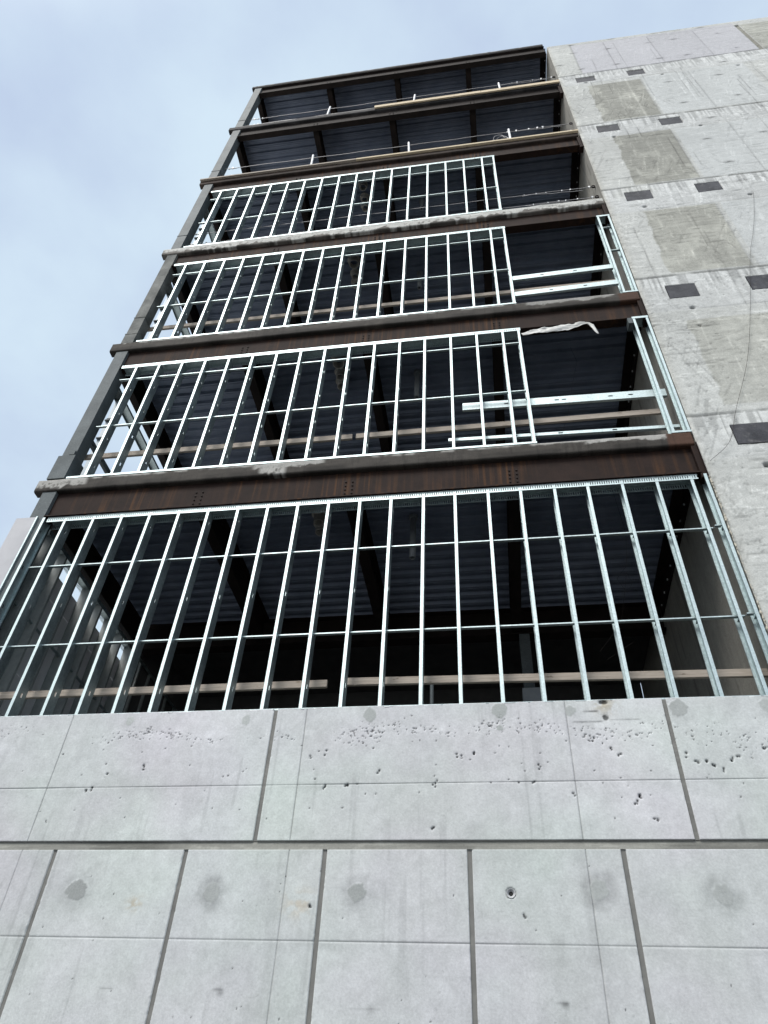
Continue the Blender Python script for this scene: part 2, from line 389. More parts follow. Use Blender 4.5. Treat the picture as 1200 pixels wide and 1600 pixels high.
    for i, (x, z, r, tn, h, asp) in enumerate([(-3.68, 5.02, .05, .86, .06, .8), (-2.45, 5.0, .055, .86, .07, .8), (-1.21, 5.02, .07, .72, .05, .9),
            (.04, 5.03, .078, .70, .06, .9), (.69, 5.01, .06, .76, .08, .8), (1.66, 5.01, .088, .70, .08, .9), (2.43, 5.01, .07, .8, .08, .9),
            (-3.69, 3.43, .088, .60, .12, 1), (-2.46, 3.42, .075, .70, .24, 1), (-1.22, 3.43, .075, .64, .24, .95),
            (.71, 3.46, .078, .74, .22, 1), (1.64, 3.43, .075, .72, .20, 1), (.03, 4.85, .03, .7, .0, 1)]):
        patch(x, z, r, tn, h, 60+3*i, asp)
    # tan stains, rusty wipes near the top
    def stain(x0, z0, rx, rz, col, a0, s):
        nonlocal R, G, B, T
        d = ((X-x0)/rx)**2+((Z-z0)/rz)**2
        a = a0*np.exp(-d)*sm(0.35, 0.6, vnoise(X, Z, rx*.5, rz*.5, s, 3))
        R = R*(1-a)+a*col[0]; G = G*(1-a)+a*col[1]; B = B*(1-a)+a*col[2]
    stain(-1.68, 3.34, .13, .10, (.93, .85, .74), 1.0, 101); stain(-3.12, 3.33, .07, .05, (.85, .76, .62), 1.0, 102)
    stain(1.0, 5.07, .10, .10, (.72, .64, .52), 1.0, 103)
    def wipe(x0, x1, z0, h, a0):
        nonlocal T
        a = a0*band(X, x0, x1, .04)*np.exp(-((Z-z0)/h)**2)*(0.4+.8*vnoise(X, Z, .05, .02, 104, 2)); T *= 1-a
    wipe(.83, .92, 4.995, .009, .8); wipe(.72, .95, 4.89, .008, .6); wipe(1.06, 1.28, 4.905, .006, .5)
    wipe(-1.2, -1.0, 2.63, .004, .4); wipe(-2.28, -2.24, 2.73, .010, .4); wipe(-3.2, -3.14, 2.72, .005, .35); wipe(-1.06, -1.05, 2.63, .03, .25); wipe(-2.24, -2.23, 2.71, .025, .4)
    wipe(.36, .37, 2.69, .022, .5); wipe(.33, .37, 2.70, .007, .4)
    # bug holes and honeycombing; their dirt and inner shade both darken the colour
    pits = []
    def add_pits(n, fx, fz, fr, fd=(.004, .012)):
        for _ in range(n): pits.append((fx(), fz(), *fr(), rng.uniform(*fd)))
    cl = np.zeros_like(X)
    for cx, cz, sx_, sz_, n in [(-5.0, 4.93, .22, .05, .5), (-3.45, 4.85, .40, .045, .9), (-2.9, 4.82, .25, .03, .8), (-2.1, 4.80, .2, .04, .6), (-1.2, 4.83, .22, .065, 1.1),
                                (-.65, 4.85, .25, .04, .9), (-.05, 4.88, .16, .055, .9), (.4, 4.82, .22, .05, .7), (.9, 4.80, .22, .06, .7), (1.35, 4.80, .2, .07, .5), (1.85, 4.72, .25, .10, .5), (2.3, 4.7, .3, .13, .5)]:
        cl = np.maximum(cl, 1.05*n*np.exp(-.5*((X-cx)/sx_)**2-.5*((Z-cz-.03*np.sin(X*5))/sz_)**2)); add_pits(int(n*6), lambda: rng.normal(cx, sx_*1.2), lambda: rng.normal(cz-.03, sz_*1.5), lambda: (rng.uniform(.003, .007), rng.uniform(.003, .006)))
    nz_ = vnoise(X+.4*Z, Z-.3*X, .019, .016, 61, 3, .6)
    hc = sm(.80-.17*cl, .85-.17*cl, nz_)*sm(.08, .3, cl)*(1-gr); H -= .009*hc; T *= 1-.62*hc
    rim = sm(.66-.20*cl, .76-.20*cl, nz_)*sm(.08, .3, cl)*(1-hc); T *= 1+.09*rim
    sp = sm(.80, .86, vnoise(X, Z, .022, .022, 62, 2, .6))*sm(.5, .7, vnoise(X, Z, .5, .4, 63, 2)); T *= 1-.16*sp
    for _ in range(70):
        x, z = rng.uniform(-5.2, 2.6), rng.uniform(4.0, 4.75); pits.append((x, z, rng.uniform(.003, .0065), rng.uniform(.003, .006), .010))
    for _ in range(60):
        x, z = rng.uniform(-4.6, 2.4), rng.uniform(2.4, 3.75); pits.append((x, z, rng.uniform(.0025, .0045), rng.uniform(.0025, .005), .006))
    big = [(-3.74, 4.48, 2), (-3.39, 4.53, 3), (.36, 4.47, 3), (-.36, 4.60, 3), (-.23, 4.62, 3), (-.58, 4.33, 4), (1.17, 4.19, 4), (1.13, 4.13, 3), (1.62, 4.55, 2), (1.71, 4.50, 2), (1.78, 4.49, 2), (1.83, 4.46, 3),
           (1.90, 4.42, 2), (2.0, 4.50, 3), (2.06, 4.50, 2), (-3.86, 4.33, 2), (-3.90, 4.30, 2), (-1.57, 4.31, 3), (-1.38, 4.32, 3), (.30, 4.33, 2), (.62, 4.21, 2), (-.6, 3.95, 2), (1.25, 4.0, 2), (-1.08, 4.45, 2), (-1.75, 4.62, 2), (-1.6, 4.63, 2),
           (.13, 3.28, 1), (.13, 3.25, 1), (.87, 4.72, 3), (1.0, 4.60, 2), (1.06, 4.58, 2), (2.28, 4.6, 2), (-1.6, 3.32, 3)]
    for x, z, n in big:
        for _ in range(n): pits.append((x+rng.normal(0, .011), z+rng.normal(0, .014), rng.uniform(.0045, .0085), rng.uniform(.005, .010), .016))
    pits.append((1.0, 5.085, .03, .015, .02)); pits.append((1.0, 4.93, .02, .02, .01))
    for px, pz, ra, rb, dp in pits:
        i0, i1 = np.searchsorted(xs, [px-ra*2.5, px+ra*2.5]); k0, k1 = np.searchsorted(zs, [pz-rb*2.5, pz+rb*2.5])
        if i1-i0 < 2 or k1-k0 < 2 or abs(pz-3.8) < .07: continue
        d = ((X[i0:i1, k0:k1]-px)/ra)**2+((Z[i0:i1, k0:k1]-pz)/rb)**2
        a = np.exp(-d*0.6); H[i0:i1, k0:k1] -= dp*a; T[i0:i1, k0:k1] *= 1-0.80*sm(.12, .5, a*(.4+1.2*vnoise(X[i0:i1, k0:k1], Z[i0:i1, k0:k1], .012, .012, 64, 2)))
    # white scuffed laitance around the honeycombed band
    T *= 1+0.10*np.exp(-((Z-4.84)/.09)**2)*sm(0.5, 0.75, vnoise(X, Z, .12, .09, 71, 3))
    # tie cone recess
    dc = np.hypot(X-.03, Z-3.43); m = dc < .040; H = np.where(m, -.014, H)
    # ragged top edge
    Zp = Z.copy(); top = np.abs(Z-PAR) < 1e-6
    Zp = np.where(top, Z-0.012*vnoise(X, Z*0, .05, 1, 81, 3)-0.018*sm(.66, .8, vnoise(X, Z*0, .12, 1, 82, 2)), Zp)
    H += 0.0012*(vnoise(X, Z, .25, .25, 90, 3)-.5)
    V = np.stack([X, -H, Zp], -1).reshape(-1, 3)
    T = np.clip(T, .05, 1.35)
    C = np.stack([base[0]*R*T, base[1]*G*T, base[2]*B*T], -1).reshape(-1, 3)
    F = grid_faces(len(xs), len(zs))
    # cap, back, ends and underside
    nz = len(zs); topi = np.arange(len(xs))*nz+nz-1; bot = np.arange(len(xs))*nz
    n0 = len(V); bt = V[topi].copy(); bt[:, 1] = .28; bt[:, 2] = PAR-.004; bb = V[bot].copy(); bb[:, 1] = .28
    V = np.vstack([V, bt, bb]); C = np.vstack([C, C[topi], C[bot]]); n1 = n0+len(xs)
    i = np.arange(len(xs)-1)
    F = np.vstack([F, np.stack([topi[:-1], topi[1:], n0+i+1, n0+i], -1), np.stack([n0+i, n0+i+1, n1+i+1, n1+i], -1)])
    k = np.arange(nz-1)
    F = np.vstack([F, [[0, nz-1, n0, n1]], [[(len(xs)-1)*nz, n1+len(xs)-1, n0+len(xs)-1, (len(xs)-1)*nz+nz-1]]])
    link('wall_body', V, F, M_CONC, t, cols=C)
    for js, z0, z1 in ((up_j, GT-.001, PAR-.012), (lo_j, 0, GB-.004)):
        for j in js:
            n = 60; zz = np.linspace(z0, z1, n); vs = []
            for z in zz:
                yy = 0.0125+random.uniform(-.0012, .0012)
                vs += [(j-wj+.0005, yy, z), (j+wj-.0005, yy, z)]
            link('joint_filler', vs, [(2*i, 2*i+1, 2*i+3, 2*i+2) for i in range(n-1)], M_SEAL, t)
    # the one tie hole left open, with its plastic cone
    mb = MB(); n = 28; rad = [(.036, -.004), (.030, -.004), (.026, .004), (.0215, .012), (.017, .014)]
    vs = [(.03+r*math.cos(2*math.pi*k/n), y, 3.43+r*math.sin(2*math.pi*k/n)) for r, y in rad for k in range(n)]
    c = link('tie_cone', vs, [(a*n+k, a*n+(k+1) % n, (a+1)*n+(k+1) % n, (a+1)*n+k) for a in range(len(rad)-1) for k in range(n)], M_CONE, t, smooth=True)
    vs = [(.03+.0175*math.cos(2*math.pi*k/n), .0135, 3.43+.0175*math.sin(2*math.pi*k/n)) for k in range(n)]
    link('tie_hole_shade_disc', vs, [tuple(range(n))], M_HOLE, c)  # flat dark disc standing in for the shade inside the hole
build_base_wall()

# ------------------------------------------------------------------ tall concrete core wall on the right
PLATES = [(3.09, 3.55, 22.48, 22.84), (4.36, 4.77, 22.48, 22.85), (3.09, 3.55, 19.00, 19.37), (4.43, 4.87, 18.95, 19.33), (3.08, 3.55, 15.47, 15.83), (4.37, 4.80, 15.49, 15.86),
          (3.09, 3.53, 11.95, 12.32), (4.31, 4.76, 11.97, 12.36), (3.15, 3.60, 8.52, 8.88), (4.40, 4.84, 8.52, 8.88)]
POUR = [23.10, 19.53, 16.06, 12.63, 9.13]         # tops of the pours
BANDB = [22.32, 18.70, 15.02, 11.60, 8.30]        # lower edge of the smooth band at each floor
def build_core_wall():
    t = thing('concrete_core_wall', 'tall streaked concrete core wall rising to the right of the steel frame', 'wall', (5, 0, 0))
    ex = [];
    for a, b, c, d in PLATES: ex += [a-.012, a-.006, b+.006, b+.012]
    ez = []
    for a, b, c, d in PLATES: ez += [c-.012, c-.006, d+.006, d+.012]
    ex += [7.66, 7.664, 7.76, 7.764]
    xs = grid_lines([[XR], np.arange(XR+.02, 9.2, .022), np.arange(9.2, 14, .15)], ex)
    zs = grid_lines([np.arange(-.1, 4.5, .15), np.arange(4.5, 25.9, .022)], ez+[25.88])
    X, Z = np.meshgrid(xs, zs, indexing='ij')
    base = np.array([0.428, 0.436, 0.424])
    T = 0.82+0.36*vnoise(X, Z, 1.1, 1.4, 1, 4)
    T *= 0.91+0.18*vnoise(X, Z, .35, .05, 2, 4)          # horizontal board/trowel marks
    T *= 0.93+0.14*vnoise(X, Z, .07, .8, 3, 4)
    T *= 0.90+0.20*vnoise(X, Z, .08, .06, 4, 4, .75)
    cr = np.abs(vnoise(X, Z, .5, .16, 48, 4, .6)-.5); T *= 1-.30*(1-sm(0, .014, cr))*sm(.42, .58, vnoise(X, Z, .9, .8, 49, 3))
    R = np.ones_like(X); G = R.copy(); B = R.copy(); H = (vnoise(X, Z, .3, .08, 5, 4)-.5)*.006+(vnoise(X, Z, .05, .05, 6, 2)-.5)*.004
    def tint(a, c):
        nonlocal R, G, B
        R = R*(1-a)+a*c[0]; G = G*(1-a)+a*c[1]; B = B*(1-a)+a*c[2]
    # scratchy dark/white trowel strokes
    for q, (deg, ln, wd, th_, amt, msk) in enumerate([(4, .40, .020, .70, -.26, .40), (-6, .32, .018, .72, .26, .42), (68, .45, .022, .72, -.22, .45), (-72, .5, .022, .73, -.22, .46), (80, .6, .020, .72, .26, .44), (20, .25, .018, .73, -.20, .46), (-55, .3, .02, .74, .2, .45)]):
        a_ = math.radians(deg); u_ = X*math.cos(a_)+Z*math.sin(a_); v_ = -X*math.sin(a_)+Z*math.cos(a_)
        sc = sm(th_, th_+.07, vnoise(u_, v_, ln, wd*1.6, 111+q*7, 2, .6))*sm(msk, msk+.14, vnoise(X, Z, .9, .7, 112+q*7, 3)); T *= 1+amt*sc; H += .003*sc*np.sign(amt)
    # smooth lilac sheets at the very top
    a = band(X, 3.32, 7.64, .02)*band(Z, 23.12, 25.66, .02); T = T*(1-.7*a)+.7*a*(1.0+.06*(vnoise(X, Z, .8, .12, 15, 3)-.5)); tint(a, (.99, .975, 1.06))
    a2 = band(X, 5.4, 6.56, .02)*a; T *= 1-.05*a2
    # smoother pale panels right of the dark ones
    for z0, z1 in ((19.6, 22.25), (16.1, 18.65), (12.7, 14.98)):
        a = band(X, 4.62, 7.0, .03)*band(Z, z0, z1, .03); T *= 1+.06*a; T = T*(1-.35*a)+.35*a*1.06; tint(.7*a, (.97, .99, 1.03))
    # dark damp panels
    for x0, x1, z0, z1, k in ((3.30, 4.54, 19.60, 22.10, .40), (3.34, 4.53, 16.12, 18.66, .40), (3.25, 4.50, 12.70, 14.96, .30), (3.2, 4.45, 9.3, 11.3, .20)):
        e = .03+.05*vnoise(X, Z, .2, .2, 17, 2)
        wob = (vnoise(X, Z, .15, .3, 18, 3)-.5)*.14
        a = band(X+wob*(X < x0+.4), x0, x1, .015)*band(Z+wob*.25, z0, z1, .02)
        spots = sm(.30, .52, vnoise(X, Z, .4, .5, 19, 4))
        T *= 1-k*a*(.5+.5*spots); tint(a*.8, (1.02, 1.0, .92)); T *= 1+.22*(vnoise(X, Z, .35, .05, 121, 4)-.5)*a
        w = a*sm(.70, .80, vnoise(X, Z, .05, .5, 20, 3)); T *= 1+.22*w
    # smooth bands at each floor, dripping laitance below each pour line
    for zp, zb in zip(POUR, BANDB):
        wl = zp+(vnoise(X, Z*0, .7, 1, 23, 3)-.5)*.06
        a = band(Z, zb, zp-.02, .03)*sm(.3, .45, vnoise(X, Z, 1.2, .5, 24, 2)+.1)
        T *= 1+.05*a; tint(a*.6, (.985, .99, 1.03))
        dep = .15+.75*vnoise(X, Z*0, .06, 1, 25, 3)**2
        comb = sm(.42, .6, vnoise(X, Z*0+zp, .035, 1, 26, 2))
        d = band(Z, zp-.02-dep, zp-.02, .03)*comb; T *= 1-.22*d
        d2 = band(Z, zp-.02-dep*1.4, zp-.02, .03)*(1-comb)*.8; T *= 1+.20*d2
        l = np.exp(-((Z-wl)/.022)**2)*sm(.25, .45, vnoise(X, Z*0, .25, 1, 27, 3)); T *= 1-.50*l; H -= .010*l
        l = np.exp(-((Z-zb)/.010)**2)*sm(.3, .5, vnoise(X, Z*0, .9, 1, 28, 2)); T *= 1-.30*l; H -= .004*l
        # ledge: the pour above is a shade proud
        H += .006*sm(zp-.01, zp+.01, Z)
    H -= .018
    def vl(x0, z0, z1, w, dk, s, slope=0.0):
        nonlocal T, H
        a = np.exp(-((X-x0-slope*(Z-z0)-(vnoise(X*0, Z, 1, .8, s, 2)-.5)*.02)/w)**2)*band(Z, z0, z1, .03)*(.45+.75*vnoise(X*0, Z, 1, .4, s+1, 2))
        T *= 1-dk*a; H -= .006*a*(dk > 0)
    vl(4.19, 23.12, 25.55, .016, .45, 30); vl(5.37, 23.12, 25.5, .016, .45, 31); vl(6.57, 23.12, 25.45, .014, .30, 32); vl(3.30, 23.2, 25.7, .02, .40, 33)
    vl(4.22, 19.5, 22.25, .022, -.45, 34); vl(5.72, 19.6, 22.2, .016, .40, 35); vl(5.72, 16.1, 18.7, .016, .32, 36); vl(5.6, 12.6, 15.0, .014, .3, 37)
    vl(4.56, 19.55, 22.1, .018, .28, 38); vl(4.54, 16.1, 18.66, .02, .28, 39); vl(4.52, 12.65, 14.96, .018, .25, 40); vl(4.25, 9.2, 11.6, .014, .22, 41, .05)
    vl(4.22, 15.05, 15.95, .03, .16, 48); vl(4.24, 11.6, 12.6, .03, .18, 49)
    for s in range(60):
        z0 = rng.uniform(8, 24); vl(rng.uniform(3.0, 8.5), z0, z0+rng.uniform(.5, 2.6), .011, rng.choice([.34, .42, -.26]), 50+s*2, rng.uniform(-.03, .03))
    l = np.exp(-((Z-(25.72-.075*(X-3.3)))/.014)**2)*band(X, 3.3, 7.7, .02); T *= 1-.28*l; H -= .004*l
    # wide dark reveal at the right of the top sheets
    a = band(X, 7.66, 7.76, .004)*band(Z, 23.1, 25.4, .01); H -= .03*a; T *= 1-.45*a; tint(a, (1.02, .99, .9))
    a = (X > 7.78)*(Z > 19.7)*(Z < 25.4)*(np.abs(Z-22.75) > .35); T *= 1-.30*a*(.4+.6*sm(.35, .6, vnoise(X, Z, .4, .07, 45, 4))); tint(.8*a, (1.02, 1, .92))
    # tie marks: short dark dashes
    for x, z in [(4.44, 25.82), (5.61, 25.78), (6.81, 25.7), (7.14, 24.86), (5.95, 24.91), (3.33, 25.74), (4.23, 24.91), (3.30, 24.95), (5.33, 24.93), (4.22, 23.48), (5.30, 23.47), (5.98, 23.43), (7.17, 23.44), (2.82, 24.04),
                 (3.34, 23.49), (5.12, 21.62), (6.31, 21.64), (5.14, 20.12), (6.33, 20.14), (6.65, 22.53), (5.48, 19.04), (6.2, 17.9), (5.1, 17.9), (6.2, 16.6), (5.2, 16.65)]:
        g = np.exp(-((X-x)/.10)**2-((Z-z)/.045)**2)*sm(.2, .5, vnoise(X, Z, .08, .03, 46, 2)); T *= 1-.70*g
    for x, z, r in [(3.33, 15.16, .035), (5.18, 15.17, .035), (3.35, 11.64, .036), (3.33, 11.14, .018), (5.12, 22.23, .03), (6.88, 22.13, .035), (3.36, 18.65, .035), (5.17, 18.67, .035), (3.37, 8.13, .04), (3.29, 22.4, .035)]:
        g = np.exp(-(((X-x)/r)**2+((Z-z)/r)**2)**2); H -= .06*g; T *= 1-.7*g
    # pits, with dirt and inner shade put into the colour
    for _ in range(900):
        px, pz, r = rng.uniform(2.7, 7.5), rng.uniform(5, 25.5), rng.uniform(.008, .016)
        if rng.random() < .5: pz = rng.uniform(5, 12.5); px = rng.uniform(2.7, 5)
        i0, i1 = np.searchsorted(xs, [px-2.5*r, px+2.5*r]); k0, k1 = np.searchsorted(zs, [pz-2.5*r, pz+2.5*r])
        g = np.exp(-((X[i0:i1, k0:k1]-px)/r)**2-((Z[i0:i1, k0:k1]-pz)/(r*.7))**2); T[i0:i1, k0:k1] *= 1-.45*g; H[i0:i1, k0:k1] -= .01*g
    # crumbly edge against the frame
    eg = np.exp(-(X-XR)/.05); T *= 1-.16*eg*sm(.4, .6, vnoise(X, Z, .06, .12, 47, 3)); tint(eg*.6, (1.03, .98, .88))
    H -= .012*np.exp(-(X-XR)/.02)*vnoise(X, Z, .05, .08, 57, 3)
    # lower wall gets lighter and cooler towards the base
    T *= 1+.16*(1-sm(5, 13, Z)); tint(.5*(1-sm(7, 15, Z)), (.99, 1.0, 1.0))
    for a_, b_, c_, d_ in PLATES:
        m = (X > a_-.009)*(X < b_+.009)*(Z > c_-.009)*(Z < d_+.009)
        H = np.where(m, -.034, H)
    T = np.clip(T, .15, 1.5)
    C = np.stack([base[0]*R*T, base[1]*G*T, base[2]*B*T], -1).reshape(-1, 3)
    Zp = Z-np.where(Z > 25.2, (Z-25.2)/.68*(.035*(X-XR)), 0)
    V = np.stack([X, -H, Zp], -1).reshape(-1, 3); F = grid_faces(len(xs), len(zs)); nz = len(zs)
    topi = np.arange(len(xs))*nz+nz-1; n0 = len(V); bt = V[topi].copy(); bt[:, 1] = 6
    V = np.vstack([V, bt]); C = np.vstack([C, C[topi]]); i = np.arange(len(xs)-1)
    F = np.vstack([F, np.stack([topi[:-1], topi[1:], n0+i+1, n0+i], -1)])
    link('wall_face', V, F, M_CONC_ROUGH, t, cols=C)
    # return face going back into the building
    front = V[:nz]            # first column of the grid, shared outline
    ys = np.concatenate([[0], np.arange(.03, 3.6, .03), [4, 6]])
    Z2, Y2 = np.meshgrid(zs, ys, indexing='ij')
    Yp = Y2.copy(); Yp[:, 0] = front[:, 1]
    T = .80+.3*vnoise(Y2, Z2, .8, 1.3, 91, 4); T *= .86+.28*vnoise(Y2, Z2, .05, 1.1, 92, 4); T *= .92+.16*vnoise(Y2, Z2, .08, .08, 93, 3)
    dk = sm(.58, .72, vnoise(Y2, Z2, .10, .9, 94, 4)); T *= 1-.30*dk
    XX = XR+(vnoise(Y2, Z2, .3, .3, 95, 3)-.5)*.006*(Y2 > 0)
    C2 = np.stack([.37*T, .355*T, .32*T], -1).reshape(-1, 3)
    zt = Z2.copy()
    F2 = grid_faces(len(zs), len(ys))
    link('return_face', np.stack([XX, Yp, zt], -1).reshape(-1, 3), F2, M_CONC_ROUGH, t, cols=C2)
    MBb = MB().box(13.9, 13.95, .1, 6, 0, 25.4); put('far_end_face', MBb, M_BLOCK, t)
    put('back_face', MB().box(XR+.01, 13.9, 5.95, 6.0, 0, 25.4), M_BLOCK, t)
    for a_, b_, c_, d_ in PLATES:
        mb = MB(); mb.box(a_, b_, .010, .032, c_, d_)
        put('embed_plate', mb, M_PLATE, t)
build_core_wall()

# ------------------------------------------------------------------ floors: slab, pour-stop edge, corrugated deck
def edge_strip(x0, x1, top, h, colfun, seed, rag=.008, y0=0.0, bull=.02, back=.12):
    """a swept slab edge: rounded nose with a slightly ragged top"""
    prof = [(back, 0), (.03, 0), (.008, -.006)]+[(0, -q) for q in np.linspace(.014, h-bull*1.6, 15)]+[(.002, -h+bull), (.012, -h+.004), (.03, -h), (back, -h)]
    xs = np.arange(x0, x1+.001, .014); n = len(prof); V = []; 
    P = np.array(prof)
    X = np.repeat(xs, n); Y = np.tile(P[:, 0], len(xs))+y0; Zr = np.tile(P[:, 1], len(xs))
    j = (vnoise(X, Zr, .25, .1, seed, 3)-.5)*rag
    Z = top+Zr+np.where(Zr > -.01, -(vnoise(X, X*0, .12, 1, seed+1, 3))*rag*1.6, 0)
    Y = Y+np.where(Y < y0+.1, j, 0)
    V = np.stack([X, Y, Z], -1)
    C = colfun(X, Zr)
    F = grid_faces(len(xs), n)[:, ::-1]
    o = len(V); V = np.vstack([V, V[:n], V[-n:]]); C = np.vstack([C, C[:n], C[-n:]])
    ends = []
    for b in (o, o+n):
        for k in range(0, n//2):
            ends.append([b+k, b+k+1, b+n-2-k, b+n-1-k] if k+1 < n-2-k else [b+k, b+k+1, b+n-1-k, b+n-1-k])
    ends = [e for e in ends if len(set(e)) == 4]
    return V, np.vstack([F, np.array(ends)]), C
def col_fun(base, spl=(), spl_amt=.5, light=(.42, .42, .40), seed=1, end_rust=True, top_light=0.75):
    base = np.array(base); light = np.array(light)
    def f(X, Zr):
        T = (.75+.5*vnoise(X, Zr, .5, .1, seed, 4))*(.8+.4*vnoise(X, Zr, .04, .04, seed+13, 3, .7))*(1-.3*sm(.6, .75, vnoise(X, Zr, .03, .3, seed+14, 3)))
        c = base[None]*T[:, None]*(1-.5*sm(.10, .17, -Zr)*sm(.3, .55, vnoise(X, X*0, .35, 1, seed+9, 3)))[:, None]  # lower nose darkened in the colour to stand for the shadow band
        a = np.zeros_like(X)
        for x0, x1, dep in spl:
            d = dep*(.15+1.5*vnoise(X, X*0, .22, 1, seed+3, 4, .6)**1.3)+.015
            fl = sm(.30, .48, vnoise(X, Zr, .05, .07, seed+11, 4, .65)+.25*(1-sm(0, .12, -Zr)))
            a = np.maximum(a, band(X, x0, x1, .08)*(1-sm(d*.8, d, -Zr))*spl_amt*(.25+.75*fl))
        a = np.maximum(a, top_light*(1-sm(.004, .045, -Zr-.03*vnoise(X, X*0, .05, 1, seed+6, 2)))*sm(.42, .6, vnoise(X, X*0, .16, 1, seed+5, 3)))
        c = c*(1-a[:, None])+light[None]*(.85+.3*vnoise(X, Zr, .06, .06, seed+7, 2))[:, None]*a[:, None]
        if end_rust:
            r = sm(2.33, 2.36, X)[:, None]; c = c*(1-r)+np.array((.060, .030, .019))[None]*(T[:, None])*r
        return c
    return f
GREY = (.046, .041, .036)
EDGE = {0: (GREY, [(-6.3, -5.5, .2), (-3.0, -2.1, .12), (-2.9, -2.62, .3), (.8, 1.3, .03), (1.4, 2.4, .10)], .8),
        1: (GREY, [(.95, 2.2, .12)], .55), 2: ((.13, .12, .11), [(-6.3, 2.7, .26)], 1.0), 3: ((.05, .036, .03), [(-3.6, -2.2, .05), (1.0, 1.7, .05)], .5), 4: ((.042, .040, .042), [], 0)}
def deck_mesh(y0, y1, x0, x1, z, pitch=.205, dep=.05):
    prof = []; y = y0; 
    while y < y1:
        prof += [(y, z), (y+pitch*.36, z), (y+pitch*.5, z+dep), (y+pitch*.86, z+dep)]
        # small stiffening groove in the wide bottom flute
        prof[-4:-3] = [(y, z), (y+pitch*.13, z), (y+pitch*.17, z+.008), (y+pitch*.21, z)]
        y += pitch
    mb = MB(); n = len(prof)
    xx = [x0, x1]
    vs = [(x, a, b) for x in xx for a, b in prof]
    mb.add(vs, [(k, k+1, n+k+1, n+k) for k in range(n-1)])
    return mb
SLABS = []
def build_floors():
    decklab = ['above the lowest bay of studs', 'above the second bay of studs', 'above the third bay of studs', 'above the fourth bay of studs', 'one storey below the roof']
    for i, z in enumerate(FL):
        t = thing('floor_slab', 'concrete floor slab with corrugated metal deck '+decklab[i], 'floor slab', (-1.7, 0, z), 'floor slabs of the steel frame')
        b, sp, am = EDGE[i]
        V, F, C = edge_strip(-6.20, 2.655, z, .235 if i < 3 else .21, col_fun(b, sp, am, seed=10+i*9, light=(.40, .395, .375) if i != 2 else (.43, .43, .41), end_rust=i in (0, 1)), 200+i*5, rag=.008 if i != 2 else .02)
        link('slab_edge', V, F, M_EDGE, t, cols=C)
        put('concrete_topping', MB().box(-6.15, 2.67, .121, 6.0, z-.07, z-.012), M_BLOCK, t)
        put('metal_deck', deck_mesh(.09, DECK_END+.1, -6.0, 2.672, z-.155), M_DECK, t)
        SLABS.append(t)
    t = thing('roof_deck', 'dark corrugated roof deck over the top storey', 'roof', (-1.7, 0, ROOF))
    V, F, C = edge_strip(-6.17, 2.60, ROOF, .16, col_fun((.022, .021, .023), [], 0, seed=77, end_rust=False), 260, rag=.004)
    link('roof_edge', V, F, M_EDGE, t, cols=C)
    put('metal_deck', deck_mesh(.09, DECK_END+.1, -6.0, 2.672, ROOF-.13), M_DECK, t)
    put('roof_board', MB().box(-6.1, 2.60, .121, 6.0, ROOF-.06, ROOF-.01), M_BLOCK, t)
    t = thing('floor_slab', 'concrete floor slab at the top of the pale base wall', 'floor slab', (-1.7, 0, PAR), 'floor slabs of the steel frame')
    put('concrete_topping', MB().box(-6.15, 2.675, .285, 6.0, PAR-.2, PAR-.01), M_BLOCK, t)
build_floors()

# ------------------------------------------------------------------ steel frame
def i_profile_x(mb, x0, x1, yc, top, h, bw, tw=.012, tf=.018, lip=0):
    mb.box(x0, x1, yc-bw/2, yc+bw/2, top-tf, top); mb.box(x0, x1, yc-bw/2, yc+bw/2, top-h, top-h+tf); mb.box(x0, x1, yc-tw/2, yc+tw/2, top-h+tf, top-tf)
def bolts(mb, x, y, zs_, r=.013):
    for z in zs_: mb.tube([(x, y, z), (x, y-.012, z)], r, 6)
CROSS_X = [-3.75, -1.70, 0.41]
def copy_part(name, mesh, parent, loc):
    o = bpy.data.objects.new(name, mesh); COL.objects.link(o); o.parent = parent
    o.location = Vector(loc)-Vector(parent['_base']); o['_base'] = tuple(float(q) for q in loc); return o
def part_mesh(name, mb, mat):
    me = bpy.data.meshes.new(name); me.from_pydata(mb.v, [], mb.f); me.materials.append(mat); return me
BOLT = part_mesh('bolt', MB().tube([(0, 0, 0), (0, -.012, 0)], .013, 6), M_BEAM_DARK)
LEDGER_BOLT = part_mesh('bolt', MB().tube([(0, 0, 0), (-.016, 0, 0)], .017, 8), M_CLIP)
WIRE_CLIP = part_mesh('wire_clip', MB().box(-.018, .018, -.016, .012, -.02, .022).tube([(-.01, -.01, -.02), (-.01, -.01, -.05)], .005, 6), M_CLIP)
